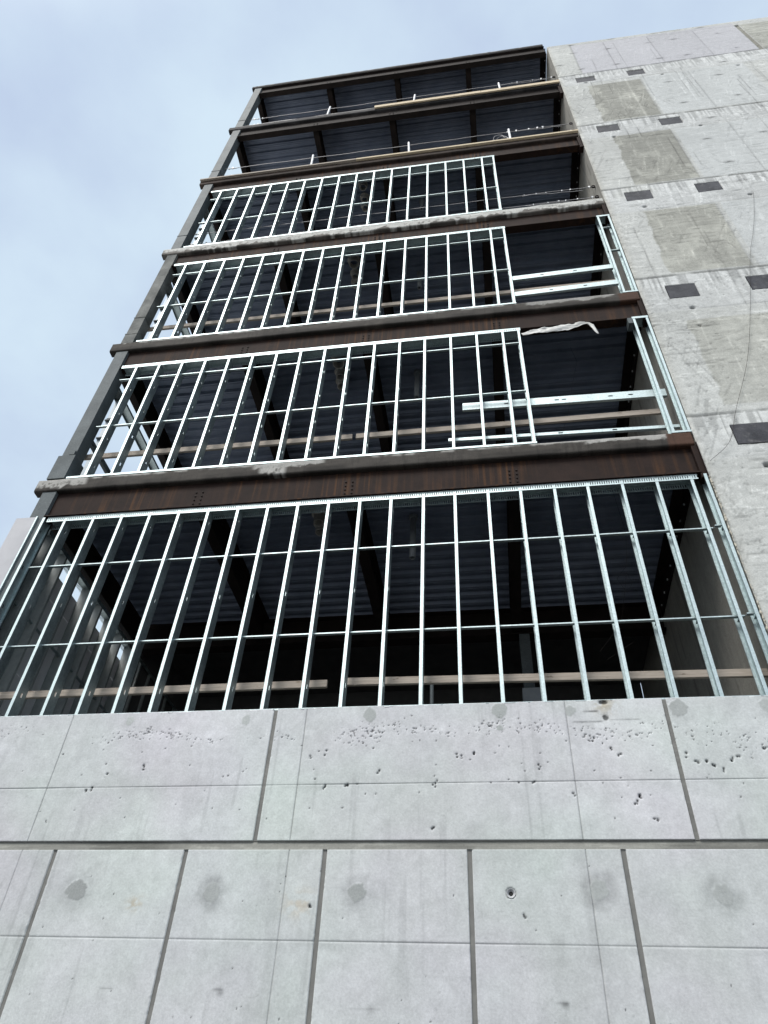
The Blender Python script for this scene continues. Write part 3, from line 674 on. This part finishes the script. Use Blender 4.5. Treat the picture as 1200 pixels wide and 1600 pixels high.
def build_steel():
    tops = FL+[ROOF]
    for i, z in enumerate(tops):
        t = thing('perimeter_beam', ['rusty brown edge beam with orange streaks above the lowest stud bay', 'rusty edge beam above the second stud bay from the bottom', 'rusty edge beam above the third stud bay from the bottom',
            'rusty edge beam below the upper timber edged floor', 'dark edge beam one storey below the roof', 'dark edge beam along the roof line'][i], 'steel beam', (-1.7, .08, z), 'edge beams of the steel frame')
        mb = MB(); top = z-.16; bot = z-UNDER+.0
        i_profile_x(mb, -5.86, 2.62, .085, top, top-bot, .145)
        put('beam_section', mb, M_BEAM if i < 4 else M_BEAM_DARK, t)
        for cx in CROSS_X:
            for dx in (-.045, .045):
                for dz in (.40, .47, .54, .61): copy_part('bolt', BOLT, t, (cx+dx, .0792, z-dz))
        if i < 5:
            e = MB(); e.box(2.60, 2.672, .02, .16, z-.80, z-.24); e.box(2.664, 2.6735, -.004, .02, z-.86, z-.2)
            put('end_plate', e, M_BEAM, t)
    # floor-to-floor cross beams carrying the decks
    ordn = ['left', 'middle', 'right']
    bay = ['under the deck of the lowest bay', 'under the deck of the second bay up', 'under the deck of the third bay up', 'under the deck of the fourth bay up', 'under the deck one storey below the roof', 'under the roof deck']
    for i, z in enumerate(tops):
        for k, cx in enumerate(CROSS_X):
            t = tag(put('cross_beam', cross_mb(cx, z), M_BEAM_DARK, loc=(cx, .16, z-.2)), ordn[k]+' of the three dark cross beams '+bay[i], 'steel beam', 'cross beams under the decks')
        t = tag(put('cross_beam', cross_mb(-5.96, z, .13), M_BEAM_DARK, loc=(-5.96, .24, z-.2)), 'dark beam along the open left side '+bay[i], 'steel beam', 'side beams of the frame')
        mb = MB(); mb.box(2.52, 2.672, .16, DECK_END, z-.18, z-.165); mb.box(2.652, 2.672, .16, DECK_END, z-.42, z-.18)
        t = tag(put('ledger_angle', mb, M_BEAM_DARK, loc=(2.6, .16, z-.2)), 'bolted steel ledger on the concrete core wall '+bay[i], 'steel ledger', 'ledgers on the core wall')
        for y in np.arange(.35, DECK_END, .32): copy_part('bolt', LEDGER_BOLT, t, (2.652, y, z-.32))
        mb = MB(); i_profile_x(mb, -5.86, 2.66, DECK_END+.05, z-.16, .5, .2)
        tag(put('girder', mb, M_BEAM_DARK, loc=(-1.7, DECK_END+.05, z-.2)), 'dark girder deep inside the building '+bay[i], 'steel beam', 'inner girders')
def cross_mb(cx, z, bw=.15):
    mb = MB(); top = z-.158; h = .46; y0, y1 = .17, DECK_END-.06
    mb.box(cx-bw/2, cx+bw/2, y0, y1, top-.016, top); mb.box(cx-bw/2, cx+bw/2, y0, y1, top-h, top-h+.016); mb.box(cx-.006, cx+.006, y0, y1, top-h+.016, top-.016)
    return mb
build_steel()

def build_columns():
    t = thing('corner_column', 'tall grey primed square steel column at the open left corner', 'steel column', (-5.965, .13, PAR))
    segs = [PAR]+FL+[ROOF-.16]
    for i in range(6):
        z0 = segs[i]+(.0 if i == 0 else .0); z1 = segs[i+1]-.235 if i < 5 else segs[i+1]
        s = put('column_shaft', MB().box(XL, -5.862, .022, .232, z0, segs[i+1]-.0 if i == 5 else z1+.232), M_WEATHERED if i == 2 else M_PRIMER, t)
        if i in (1, 2, 3, 4, 5):
            zz = [.52, .86, .62, .60, .55][i-1]
            mb = MB(); mb.box(XL-.008, -5.854, .014, .24, z0+zz-.012, z0+zz)
            if i == 1: mb.box(XL-.03, -5.832, -.006, .262, z0+.012, z0+zz-.02); mb.box(-5.95, -5.87, -.001, .02, z0+zz, z0+zz+.09)
            if i == 2: mb.box(XL-.012, -5.850, .010, .244, z0+.30, z0+.315); mb.box(XL-.006, -5.856, .016, .238, z0+.02, z0+.30)
            put('splice_collar', mb, M_PRIMER if i != 2 else M_WEATHERED, t)
    t = thing('inner_column', 'shadowed steel column standing deep in the lowest bay', 'steel column', (.52, DECK_END, PAR))
    put('column_shaft', MB().box(.44, .60, DECK_END-.06, DECK_END+.12, PAR, FL[0]-.67), M_PRIMER, t)
    put('base_casing', MB().box(.41, .70, DECK_END-.12, DECK_END+.14, PAR, 7.15), M_PIPE, t)
build_columns()

# added walls that keep daylight out of the interior behind the girders
def build_light_block_and_side_wall():
    mb = MB(); mb.box(-6.1, 2.67, 6.0, 6.2, 0, ROOF-.1); mb.box(-6.1, -5.95, 3.6, 6.0, PAR, ROOF-.15)
    tag(put('added_light_block', mb, M_BLOCK, loc=(-1.7, 6, 0)), 'added dark wall keeping daylight out of the inside of the building', 'wall')
    mb = MB(); mb.box(-6.25, -6.05, .285, 6.2, 0, PAR-.21)
    tag(put('side_foundation_wall', mb, M_SHEATH, loc=(-6.15, 3, 0)), 'concrete wall under the left side of the building', 'wall')
build_light_block_and_side_wall()

# ------------------------------------------------------------------ metal stud walls
def stud_mesh(name, h, w=.035, d=.150, lip=.012, th=.0022, flip=False):
    """C stud standing at local origin: flanges front and back, knocked-out web on one side"""
    mb = MB(); s = 1 if not flip else -1
    def bx(xa, xb, y0, y1, z0, z1): mb.box(min(xa*s, xb*s), max(xa*s, xb*s), y0, y1, z0, z1)
    bx(-w/2, w/2, 0, th, 0, h); bx(-w/2, w/2, d-th, d, 0, h)
    bx(-w/2, -w/2+th, th, lip, 0, h); bx(-w/2, -w/2+th, d-lip, d-th, 0, h)
    xw = w/2
    ya, yb = d/2-.011, d/2+.011
    bx(xw-th, xw, th, ya, 0, h); bx(xw-th, xw, yb, d-th, 0, h)
    z = 0; c = .30
    while c < h-.1:
        bx(xw-th, xw, ya, yb, z, c-.028); z = c+.028; c += .61
    bx(xw-th, xw, ya, yb, z, h)
    me = bpy.data.meshes.new(name); me.from_pydata(mb.v, [], mb.f); me.materials.append(M_GALV); return me
def slotted_track(x0, x1, z, leg, d, slots=True, th=.0025, up=False):
    """U track: web at z, legs hanging down (or standing up) with a row of vertical slots"""
    mb = MB(); s = 1 if up else -1
    def bz(xa, xb, ya, yb, a, b): mb.box(xa, xb, ya, yb, min(z+s*a, z+s*b), max(z+s*a, z+s*b))
    bz(x0, x1, -th, d+th, 0, th)
    for ya in (-th, d):
        if not slots: bz(x0, x1, ya, ya+th, th, leg); continue
        bz(x0, x1, ya, ya+th, th, leg*.25); bz(x0, x1, ya, ya+th, leg*.78, leg)
        x = x0
        while x < x1-.001:
            bz(x, min(x+.0165, x1), ya, ya+th, leg*.25, leg*.78); x += .0275
    return mb
def bridging(x0, x1, z, xs, y=.055):
    mb = MB(); mb.box(x0, x1, y, y+.002, z, z+.014); mb.box(x0, x1, y+.002, y+.036, z, z+.002); mb.box(x0, x1, y+.036, y+.038, z, z+.014)
    for x in xs:
        mb.box(x-.008, x+.0175, y-.012, y+.05, z-.038, z-.036); mb.box(x+.0148, x+.0168, y-.014, y+.052, z-.036, z+.045)
        for dy in (0, .038): mb.tube([(x+.0148, y+dy, z+.03), (x+.008, y+dy, z+.03)], .006, 6); mb.tube([(x+.0148, y+dy, z-.02), (x+.008, y+dy, z-.02)], .006, 6)
    return mb
PITCH = .4006
def stud_x(k): return -5.53+PITCH*k
def build_stud_wall(label, z0, z1, xs, x0, x1, bridges, leg, slots=True, bottom=True, foot=.034):
    t = thing('stud_wall', label, 'stud wall', ((x0+x1)/2, 0, z0), 'metal stud walls')
    me = stud_mesh('stud', z1-z0-.03); mef = stud_mesh('stud', z1-z0-.03, flip=True)
    base = t['_base']
    for n, x in enumerate(xs):
        o = bpy.data.objects.new('stud', me); COL.objects.link(o)
        o.parent = t; o.location = (x-base[0]+random.uniform(-.003, .003), .0, .004); o['_base'] = (x, 0, z0+.004)
        o.rotation_euler = (0, random.uniform(-.0008, .0008), random.uniform(-.02, .02))
    put('top_track', slotted_track(x0, x1, z1, leg, .153, slots), M_GALV, t)
    if bottom: put('bottom_track', slotted_track(x0, x1, z0, foot, .153, False, up=True), M_GALV, t)
    for b in bridges: put('bridging_channel', bridging(x0+.02, x1-.01, b, [x for x in xs]), M_GALV, t)
    return t
def build_studs():
    tw = build_stud_wall('metal stud wall standing on the concrete base wall in the lowest bay', PAR, FL[0]-UNDER-.004, [stud_x(k) for k in range(21)], -5.80, 2.56, [7.25, 6.05], .085, foot=.018)
    tw.location.y += .04
    o = bpy.data.objects.new('stud', stud_mesh('end_stud', FL[0]-UNDER-PAR-.03, flip=True)); COL.objects.link(o); o.parent = tw
    o.location = (-5.838-tw['_base'][0], -.03, .004); o['_base'] = (-5.838, 0, PAR)
    e = [stud_x(k) for k in range(16)]+[.728]
    build_stud_wall('metal stud wall standing in the second bay up, beside two loose channels', FL[0], FL[1]-UNDER, e, -5.80, .755, [10.0, 11.2], .075)
    build_stud_wall('metal stud wall in the third bay up, under the pale splattered floor edge', FL[1], FL[2]-UNDER, e, -5.78, .755, [13.48, 14.67], .07)
    build_stud_wall('highest metal stud wall, standing on the pale splattered floor edge', FL[2], FL[3]-UNDER, e, -5.78, .755, [16.95, 18.15], .06)
    # last stud against the core wall in the lowest bay
    t = thing('wall_end_stud', 'single galvanised stud standing against the concrete core wall in the lowest bay', 'stud', (2.635, 0, PAR))
    me = stud_mesh('stud_section', 2.92); o = bpy.data.objects.new('stud_section', me); COL.objects.link(o); o.parent = t; o['_base'] = (2.635, 0, PAR)
    put('bridging_channel', bridging(2.56, 2.63, 7.25, [2.635]).add([], []), M_GALV, t)
    put('bridging_channel', bridging(2.56, 2.63, 6.05, [2.635]), M_GALV, t)
    for z0, z1, lb, nm in ((FL[0], FL[1]-UNDER+.0, 'second', 'where a plastic sheet hangs'), (FL[1], FL[2]-UNDER, 'third', 'below the pale splattered floor edge')):
        t = thing('window_jamb_frame', 'narrow pair of studs against the core wall in the %s bay, %s' % (lb, nm), 'stud frame', (2.55, 0, z0), 'jamb frames at the core wall')
        me = stud_mesh('stud', z1-z0-.01)
        for x in (2.452, 2.642):
            o = bpy.data.objects.new('stud', me); COL.objects.link(o); o.parent = t; o.location = (x-2.55, 0, .004); o['_base'] = (x, 0, z0+.004)
        put('top_track', slotted_track(2.425, 2.668, z1, .05, .153, False), M_GALV, t)
        put('bottom_track', slotted_track(2.425, 2.668, z0, .034, .153, False, up=True), M_GALV, t)
        if lb == 'third':
            put('bridging_channel', bridging(2.44, 2.65, 13.75, []), M_GALV, t); put('bridging_channel', bridging(2.44, 2.65, 14.62, []), M_GALV, t)
        else:
            put('deflection_clip', MB().box(2.36, 2.424, .0, .15, z1-.16, z1-.02), M_PRIMER, t)
build_studs()

# loose horizontal channels at the unfinished openings
def channel(p0, p1, h, holes, d=.041, flat=False):
    """C channel with its web to the front (-y) and punched holes"""
    p0, p1 = Vector(p0), Vector(p1); L = (p1-p0).length; mb = MB(); th = .0022
    zs_ = [(0, h)]
    xcuts = sorted(holes); x = 0
    hw = .030; a, b = h/2-.012, h/2+.012
    mb.box(0, L, 0, th, 0, a); mb.box(0, L, 0, th, b, h)
    for c in xcuts: mb.box(x, c-hw, 0, th, a, b); x = c+hw; 
    mb.box(x, L, 0, th, a, b)
    mb.box(0, L, th, d, 0, th); mb.box(0, L, th, d, h-th, h); mb.box(0, L, d-th, d, th, .012); mb.box(0, L, d-th, d, h-.012, h-th)
    dx = (p1-p0).normalized(); ez = Vector((0, 0, 1)); ey = ez.cross(dx).normalized(); ez = dx.cross(ey)
    if flat: ey, ez = -ez*1.0, ey
    mb.v = [tuple(p0+dx*v[0]+ey*v[1]+ez*v[2]) for v in mb.v]
    return mb
def build_loose():
    g = 'loose channels in the unfinished openings'
    tag(put('metal_channel', channel((.758, .04, 13.06), (2.43, .04, 13.12), .125, [.5, 1.05]), M_GALV, loc=(.76, .04, 13.06)), 'upper galvanised channel bridging the opening in the third bay up', 'metal channel', g)
    tag(put('metal_channel', channel((.758, .04, 12.54), (2.43, .04, 12.60), .125, [.6, 1.15]), M_GALV, loc=(.76, .04, 12.54)), 'lower galvanised channel bridging the opening in the third bay up', 'metal channel', g)
    tag(put('metal_channel', channel((-.19, .17, 9.82), (2.60, .17, 9.775), .15, [.62, 1.32, 1.42, 2.05, 2.62-.3]), M_GALV, loc=(-.19, .17, 9.8)), 'wide punched channel lying behind the studs of the second bay up', 'metal channel', g)
    tag(put('metal_channel', channel((-.40, .17, 9.17), (2.62, .17, 9.10), .055, [.9, 1.5, 2.2]), M_GALV, loc=(-.40, .17, 9.2)), 'thin punched channel lowest of those behind the second bay studs', 'metal channel', g)
build_loose()

# ------------------------------------------------------------------ timber
def plank(label, p0, p1, h, d, mat, group, name='guard_plank'):
    p0, p1 = Vector(p0), Vector(p1); mb = MB(); n = 10
    for k in range(1):
        mb.beam(p0, p1, d, h)
    o = put(name, mb, mat, loc=tuple(p0))
    b = o.modifiers.new('bevel', 'BEVEL'); b.width = .005; b.segments = 2
    return tag(o, label, 'plank', group)
def build_timber():
    g = 'timber guard rails'
    plank('long weathered guard plank on the left, behind the lowest studs', (-5.75, .30, 5.53), (-1.745, .30, 5.55), .085, .038, M_WOOD, g)
    plank('long weathered guard plank on the right, behind the lowest studs', (-1.555, .30, 5.565), (2.655, .30, 5.515), .085, .038, M_WOOD, g)
    plank('guard plank on the left, behind the studs of the second bay up', (-6.10, .30, 9.585), (-1.79, .30, 9.57), .10, .038, M_WOOD, g)
    plank('guard plank on the right, behind the studs of the second bay up', (-1.735, .30, 9.57), (2.50, .30, 9.595), .10, .038, M_WOOD, g)
    plank('weathered guard plank running behind the studs of the third bay up', (-6.10, .30, 13.12), (2.54, .30, 13.12), .10, .038, M_WOOD, g)
    g = 'edge boards on the upper slabs'
    n = 'edge_board'
    plank('pale edge board nailed along the slab at the timber edged floor, left length', (-6.20, -.03, 19.165), (-2.4, -.03, 19.175), .055, .055, M_WOOD, g, n)
    plank('pale edge board nailed along the slab at the timber edged floor, right length', (-2.395, -.03, 19.175), (2.66, -.03, 19.17), .065, .055, M_WOOD_NEW, g, n)
    plank('pale edge board one storey below the roof, left length', (-2.16, -.03, 22.70), (.65, -.03, 22.71), .15, .04, M_WOOD_NEW, g, n)
    plank('pale edge board one storey below the roof, right length by the core wall', (.655, -.035, 22.68), (2.66, -.035, 22.69), .15, .04, M_WOOD_NEW, g, n)
build_timber()

# ------------------------------------------------------------------ guard cables and posts on the open floors
def cable(label, z, y=.16, sag=.03, x0=-5.86, x1=2.665, tail=True, seed=0):
    r = random.Random(seed)
    t = thing('guard_cable', label, 'cable', (x0, y, z), 'guard cables on the open floors')
    pts = [(x0+(x1-x0)*k/40, y+.004*math.sin(k), z-sag*4*(k/40)*(1-k/40)) for k in range(41)]
    put('wire', MB().tube(pts, .0065, 6), M_CABLE, t)
    mb = MB(); ringp = [(x1-.02+.035*math.cos(a), y, z+.045*math.sin(a)) for a in np.linspace(0, 2*math.pi, 15)]
    mb.tube(ringp, .013, 6, cap=False); put('end_loop', mb, M_BEAM_DARK, t)
    for x in r.sample([x1-.12, x1-.42, x1-.62, x1-.80, x1-1.0, x1-1.15, x1-1.30, x1-1.45], 6)+[x0+.10, x0+.22, x0+.34]:
        x += r.uniform(-.06, .06); zz = z-sag*4*((x-x0)/(x1-x0))*(1-(x-x0)/(x1-x0))
        c = copy_part('wire_clip', WIRE_CLIP, t, (x, y, zz)); c.rotation_euler = (r.uniform(-.5, .5), r.uniform(-.4, .4), 0); c.scale = [r.uniform(.5, 1.1)]*3
    mb = MB()
    if tail:
        p = [(x1-1.45+.2*k, y+.01*r.uniform(-1, 1), z-.03-.012*k+r.uniform(-.025, .025)) for k in range(7)]
        mb.tube(p, .0055, 6); put('loose_tail', mb, M_CABLE, t)
        put('column_tail', MB().tube([(x0+.36, y, z), (x0+.30, y-.01, z-.07), (x0+.1, y, z-.03)], .005, 6), M_CABLE, t)
def build_guards():
    cable('upper guard cable on the floor one storey below the roof', 23.74, seed=1)
    cable('lower guard cable on the floor one storey below the roof', 23.30, seed=2, tail=False)
    cable('upper guard cable on the timber edged floor', 20.22, seed=3)
    cable('lower guard cable on the timber edged floor', 19.74, seed=4, tail=False)
    cable('upper guard cable behind the highest stud wall', 16.72, y=.2, seed=5)
    cable('lower guard cable behind the highest stud wall', 16.24, y=.2, seed=6)
    wh = ['left', 'middle', 'right']
    for z, lb, zt in ((FL[4], 'on the floor one storey below the roof', 1.10), (FL[3], 'on the timber edged floor', 1.16)):
        for k, x in enumerate((-3.56, -1.17, 1.20)):
            t = thing('guard_post', '%s white guard post %s' % (wh[k], lb), 'post', (x, .16, z-.012), 'guard posts')
            lean = random.uniform(-.05, .05)
            put('post_tube', MB().ring((x, .16, z-.012), (x+lean, .16, z+zt), .026, .021, 14), M_POST, t, smooth=False)
            put('base_plate', MB().box(x-.06, x+.06, .12, .22, z-.012, z-.004), M_POST, t)
    # coil of spare wire by the right post of the timber edged floor
    mb = MB()
    for q in range(3):
        mb.tube([(.95+.08*q+.13*math.cos(a), .22+.03*q, 20.05+.20*math.sin(a)-.02*q) for a in np.linspace(0, 5.4, 22)], .006, 6)
    tag(put('wire_coil', mb, M_CABLE, loc=(1.0, .22, 19.9)), 'spare coil of wire hanging on the guard cable by the right white post', 'wire coil')
build_guards()

# ------------------------------------------------------------------ sleeves and pipes hanging below the decks
def build_services():
    bays = ['in the lowest bay', 'in the second bay up', 'in the third bay up', 'in the fourth bay up']
    for i in range(4):
        zc = FL[i]-.155
        ys = [(-2.28, .62, .10), (-2.30, .90, .075), (-2.31, 1.10, .082)] if i != 3 else [(-2.31, .50, .08), (-2.32, .80, .08), (-2.33, 1.0, .082)]
        for q, (x, y, r) in enumerate(ys):
            t = thing('pipe_sleeve', '%s of three round pipe sleeves under the deck %s' % (['front', 'middle', 'rear'][q], bays[i]), 'pipe sleeve', (x, y, zc), 'pipe sleeves under the decks')
            put('sleeve_wall', MB().ring((x, y, zc), (x+.01, y, zc-.17), r, r-.012, 22), M_SLEEVE, t)
            fl = MB().ring((x, y, zc-.004), (x, y, zc-.012), r+.035, r+.001, 22)
            for a in range(5): 
                an = a*1.256; fl.box(x+math.cos(an)*(r+.02)-.012, x+math.cos(an)*(r+.02)+.012, y+math.sin(an)*(r+.02)-.012, y+math.sin(an)*(r+.02)+.012, zc-.045, zc-.012)
            put('sleeve_flange', fl, M_SLEEVE, t)
        t = thing('drain_pipe', 'grey pipe stub hanging below the deck '+bays[i], 'pipe', (-.97, 1.05, zc), 'pipe stubs under the decks')
        L = [.78, .72, .62, .45][i]
        put('pipe_tube', MB().ring((-.97, 1.05, zc), (-.97, 1.05, zc-L), .042, .033, 18), M_PIPE, t, smooth=False)
        put('pipe_collar', MB().ring((-.97, 1.05, zc-.01), (-.97, 1.05, zc-.06), .062, .043, 18), M_PIPE, t)
    t = tag(put('conduit', MB().ring((-.70, 1.0, PAR), (-.70, 1.0, 5.95), .022, .017, 14), M_PRIMER, loc=(-.7, 1, PAR)), 'thin grey conduit standing up from the floor behind the lowest studs', 'pipe')
    # dangling wires in the lowest bay
    mb = MB(); mb.tube([(1.66, .5, 8.5), (1.70, .5, 7.6), (1.62, .5, 7.1), (1.48, .5, 6.92), (1.56, .5, 6.7), (1.64, .5, 6.85), (1.60, .5, 7.0), (1.50, .5, 6.6), (1.42, .5, 6.3), (1.14, .5, 5.95), (1.2, .5, 5.85), (1.5, .5, 6.05)], .0016, 5)
    tag(put('hanging_wire', mb, M_BEAM_DARK, loc=(1.66, .5, 8.5)), 'thin tangled wire dangling in the lowest bay near the core wall', 'wire')
    mb = MB(); mb.tube([(1.55, .5, 11.6), (1.60, .5, 11.2), (1.45, .5, 10.6), (1.32, .5, 10.0), (1.2, .5, 9.6)], .0016, 5)
    tag(put('hanging_wire', mb, M_BEAM_DARK, loc=(1.55, .5, 11.6)), 'thin wire dangling in the second bay up beside the torn plastic', 'wire')
    ctl = np.array([(5.23, -.015, 15.18), (5.02, -.02, 14.4), (4.80, -.02, 13.7), (4.53, -.02, 12.92), (4.1, -.02, 11.4), (3.72, -.015, 10.19), (3.28, -.02, 9.13), (3.05, -.02, 8.55), (2.74, -.02, 8.22)])
    zz = np.linspace(0, 8, 81); k = np.clip(zz.astype(int), 0, 7); fr = (zz-k)[:, None]
    pad = np.vstack([2*ctl[0]-ctl[1], ctl, 2*ctl[-1]-ctl[-2]]); a, b, c, d = pad[k], pad[k+1], pad[k+2], pad[k+3]
    cv = .5*(2*b+(c-a)*fr+(2*a-5*b+4*c-d)*fr**2+(3*b-a-3*c+d)*fr**3)
    mb = MB(); mb.tube([tuple(q) for q in cv], .0024, 5)
    tag(put('hanging_wire', mb, M_BEAM_DARK, loc=(5.23, -.02, 15.18)), 'long thin wire hanging down the face of the concrete core wall', 'wire')
build_services()

# torn plastic sheet caught under the beam
def build_plastic():
    nx, nz = 46, 16; X = np.linspace(0, 1, nx)[:, None]*np.ones((1, nz)); V_ = np.linspace(0, 1, nz)[None]*np.ones((nx, 1))
    x = .76+1.10*X+.03*V_
    h = .07+.07*np.sin(X*3.2)+.24*sm(.88, .97, X)-.03*vnoise(X*3, X*0, .3, 1, 5, 3)
    tz = 11.40+.13*np.sin(X*1.7)-.09*sm(.93, 1.0, X)
    z = tz-h*V_-.02*vnoise(X*6, V_, .5, .4, 8, 3)*V_
    y = -.01+.05*vnoise(X*5, V_*1.2, .5, .5, 9, 4)+.02*np.sin(X*9+V_*3)*V_
    V = np.stack([x, y, z], -1).reshape(-1, 3)
    o = link('plastic_sheet', V, grid_faces(nx, nz), M_PLASTIC, loc=(.76, .1, 11.4), smooth=True)
    s = o.modifiers.new('solid', 'SOLIDIFY'); s.thickness = .003
    tag(o, 'torn white plastic sheet hanging under the beam of the second bay up', 'plastic sheet')
build_plastic()

# tan fibrous strip squeezed between the end stud and the core wall
def build_foam():
    n = 150; mb = MB(); pts = []; rs = []
    for k in range(n):
        z = 5.15+2.85*k/n; a = .4+.6*math.sin(k*.21)**2
        pts.append((2.672+random.uniform(-.004, .006), -.006+random.uniform(-.006, .004), z)); rs.append((.003+.015*random.random()**2)*(.35 if (6.2 < z < 6.7) else 1))
    mb.tube(pts, rs, 7)
    tag(put('joint_foam', mb, M_FOAM, loc=(2.67, 0, 5.15)), 'ragged tan foam strip between the end stud and the concrete core wall', 'foam strip')
build_foam()

# ------------------------------------------------------------------ left side walls
def side_stud_mesh(h, mat):
    """stud of a wall that runs along y: flanges face +-x, web faces the street"""
    mb = MB(); d = .15; w = .041; th = .0022
    mb.box(-d/2, -d/2+th, 0, w, 0, h); mb.box(d/2-th, d/2, 0, w, 0, h); ya = 0
    mb.box(-d/2+th, -.019, ya, ya+th, 0, h); mb.box(.019, d/2-th, ya, ya+th, 0, h)
    z = 0; c = .30
    while c < h-2.0: mb.box(-.019, .019, ya, ya+th, z, c-.02); z = c+.02; c += 1.22
    mb.box(-.019, .019, ya, ya+th, z, h)
    me = bpy.data.meshes.new('stud'); me.from_pydata(mb.v, [], mb.f); me.materials.append(mat); return me
def build_side_walls():
    xs0 = -5.985
    t = thing('side_sheathing_wall', 'grey boarded stud wall on the left side of the lowest bay, gap below its top track', 'wall', (xs0, .3, PAR))
    me = side_stud_mesh(3.0, M_SIDE)
    for k in range(13):
        o = bpy.data.objects.new('stud', me); COL.objects.link(o); o.parent = t; o.location = (0, .12+k*.4006, 0); o['_base'] = (xs0, .42+k*.4, PAR)
    for k, (za, zb) in enumerate(((PAR, 6.30), (6.308, 7.48), (7.488, 7.86))):
        for q in range(5):
            y0 = .03+q*1.22; put('sheathing_board', MB().box(-6.085, -6.068, y0, y0+1.212, za, zb), M_BOARD, t)
    m = MB(); m.box(-6.066, -5.904, .3, 5.4, 8.10, 8.104); m.box(-5.904, -5.901, .3, 5.4, 8.03, 8.10)
    y = .3
    while y < 5.4: m.box(-6.0685, -6.066, y, y+.0165, 8.03, 8.10); y += .0275
    put('top_track', m, M_GALV, t)
    put('bridging_channel', MB().box(-6.0, -5.96, .3, 5.3, 6.9, 6.914), M_GALV, t)
    # pale board that wraps the foot of the corner column
    t = thing('corner_board', 'pale grey cladding board wrapped round the foot of the corner column', 'cladding board', (-6.07, 0, PAR))
    put('front_board', MB().box(-6.235, -5.945, -.006, .012, PAR, 8.055), M_SHEATH, t)
    put('side_board', MB().box(-6.235, -6.220, .014, .30, PAR, 8.055), M_SHEATH, t)
    put('edge_trim', MB().box(-5.9445, -5.925, -.010, .05, PAR, 8.065), M_GALV, t)
    for i, (z0, z1, lb) in enumerate(((FL[0], FL[1]-UNDER, 'second'), (FL[1], FL[2]-UNDER, 'third'), (FL[2], FL[3]-UNDER, 'fourth'))):
        t = thing('side_stud_frame', 'unfinished stud frame on the open left side of the %s bay up' % lb, 'stud frame', (-6.0, .53, z0), 'side stud frames')
        me = side_stud_mesh(z1-z0-.1, M_CLAD)
        o = bpy.data.objects.new('stud', me); COL.objects.link(o); o.parent = t; o.location = (0, 0, .005); o['_base'] = (-6, .53, z0)
        m = MB(); zt = z1-.2
        m.box(-6.078, -5.922, .28, 3.3, zt, zt+.003); m.box(-5.922, -5.9195, .28, 3.3, zt-.05, zt); m.box(-6.0805, -6.078, .28, 3.3, zt-.05, zt)
        put('top_track', m, M_GALV, t)
        m = MB(); m.box(-6.09, -5.91, .27, .62, zt-.012, zt-.002)
        put('track_splice', m, M_PRIMER, t)
        for zc in (z1-.75, z1-1.2):
            m = MB(); m.box(-6.08, -5.92, .49, .526, zc-.04, zc-.02); m.box(-6.08, -5.92, .520, .526, zc-.02, zc+.05 if zc > z1-1 else zc)
            put('clip_angle', m, M_PRIMER, t)
    tag(put('side_rail', MB().beam((-5.95, .24, 9.93), (-5.95, 3.2, 9.93), .05, .10), M_PRIMER, loc=(-5.95, .24, 9.9)), 'dark steel rail along the open left side of the second bay up', 'rail')
build_side_walls()
for o in bpy.data.objects:
    if '_base' in o: del o['_base']
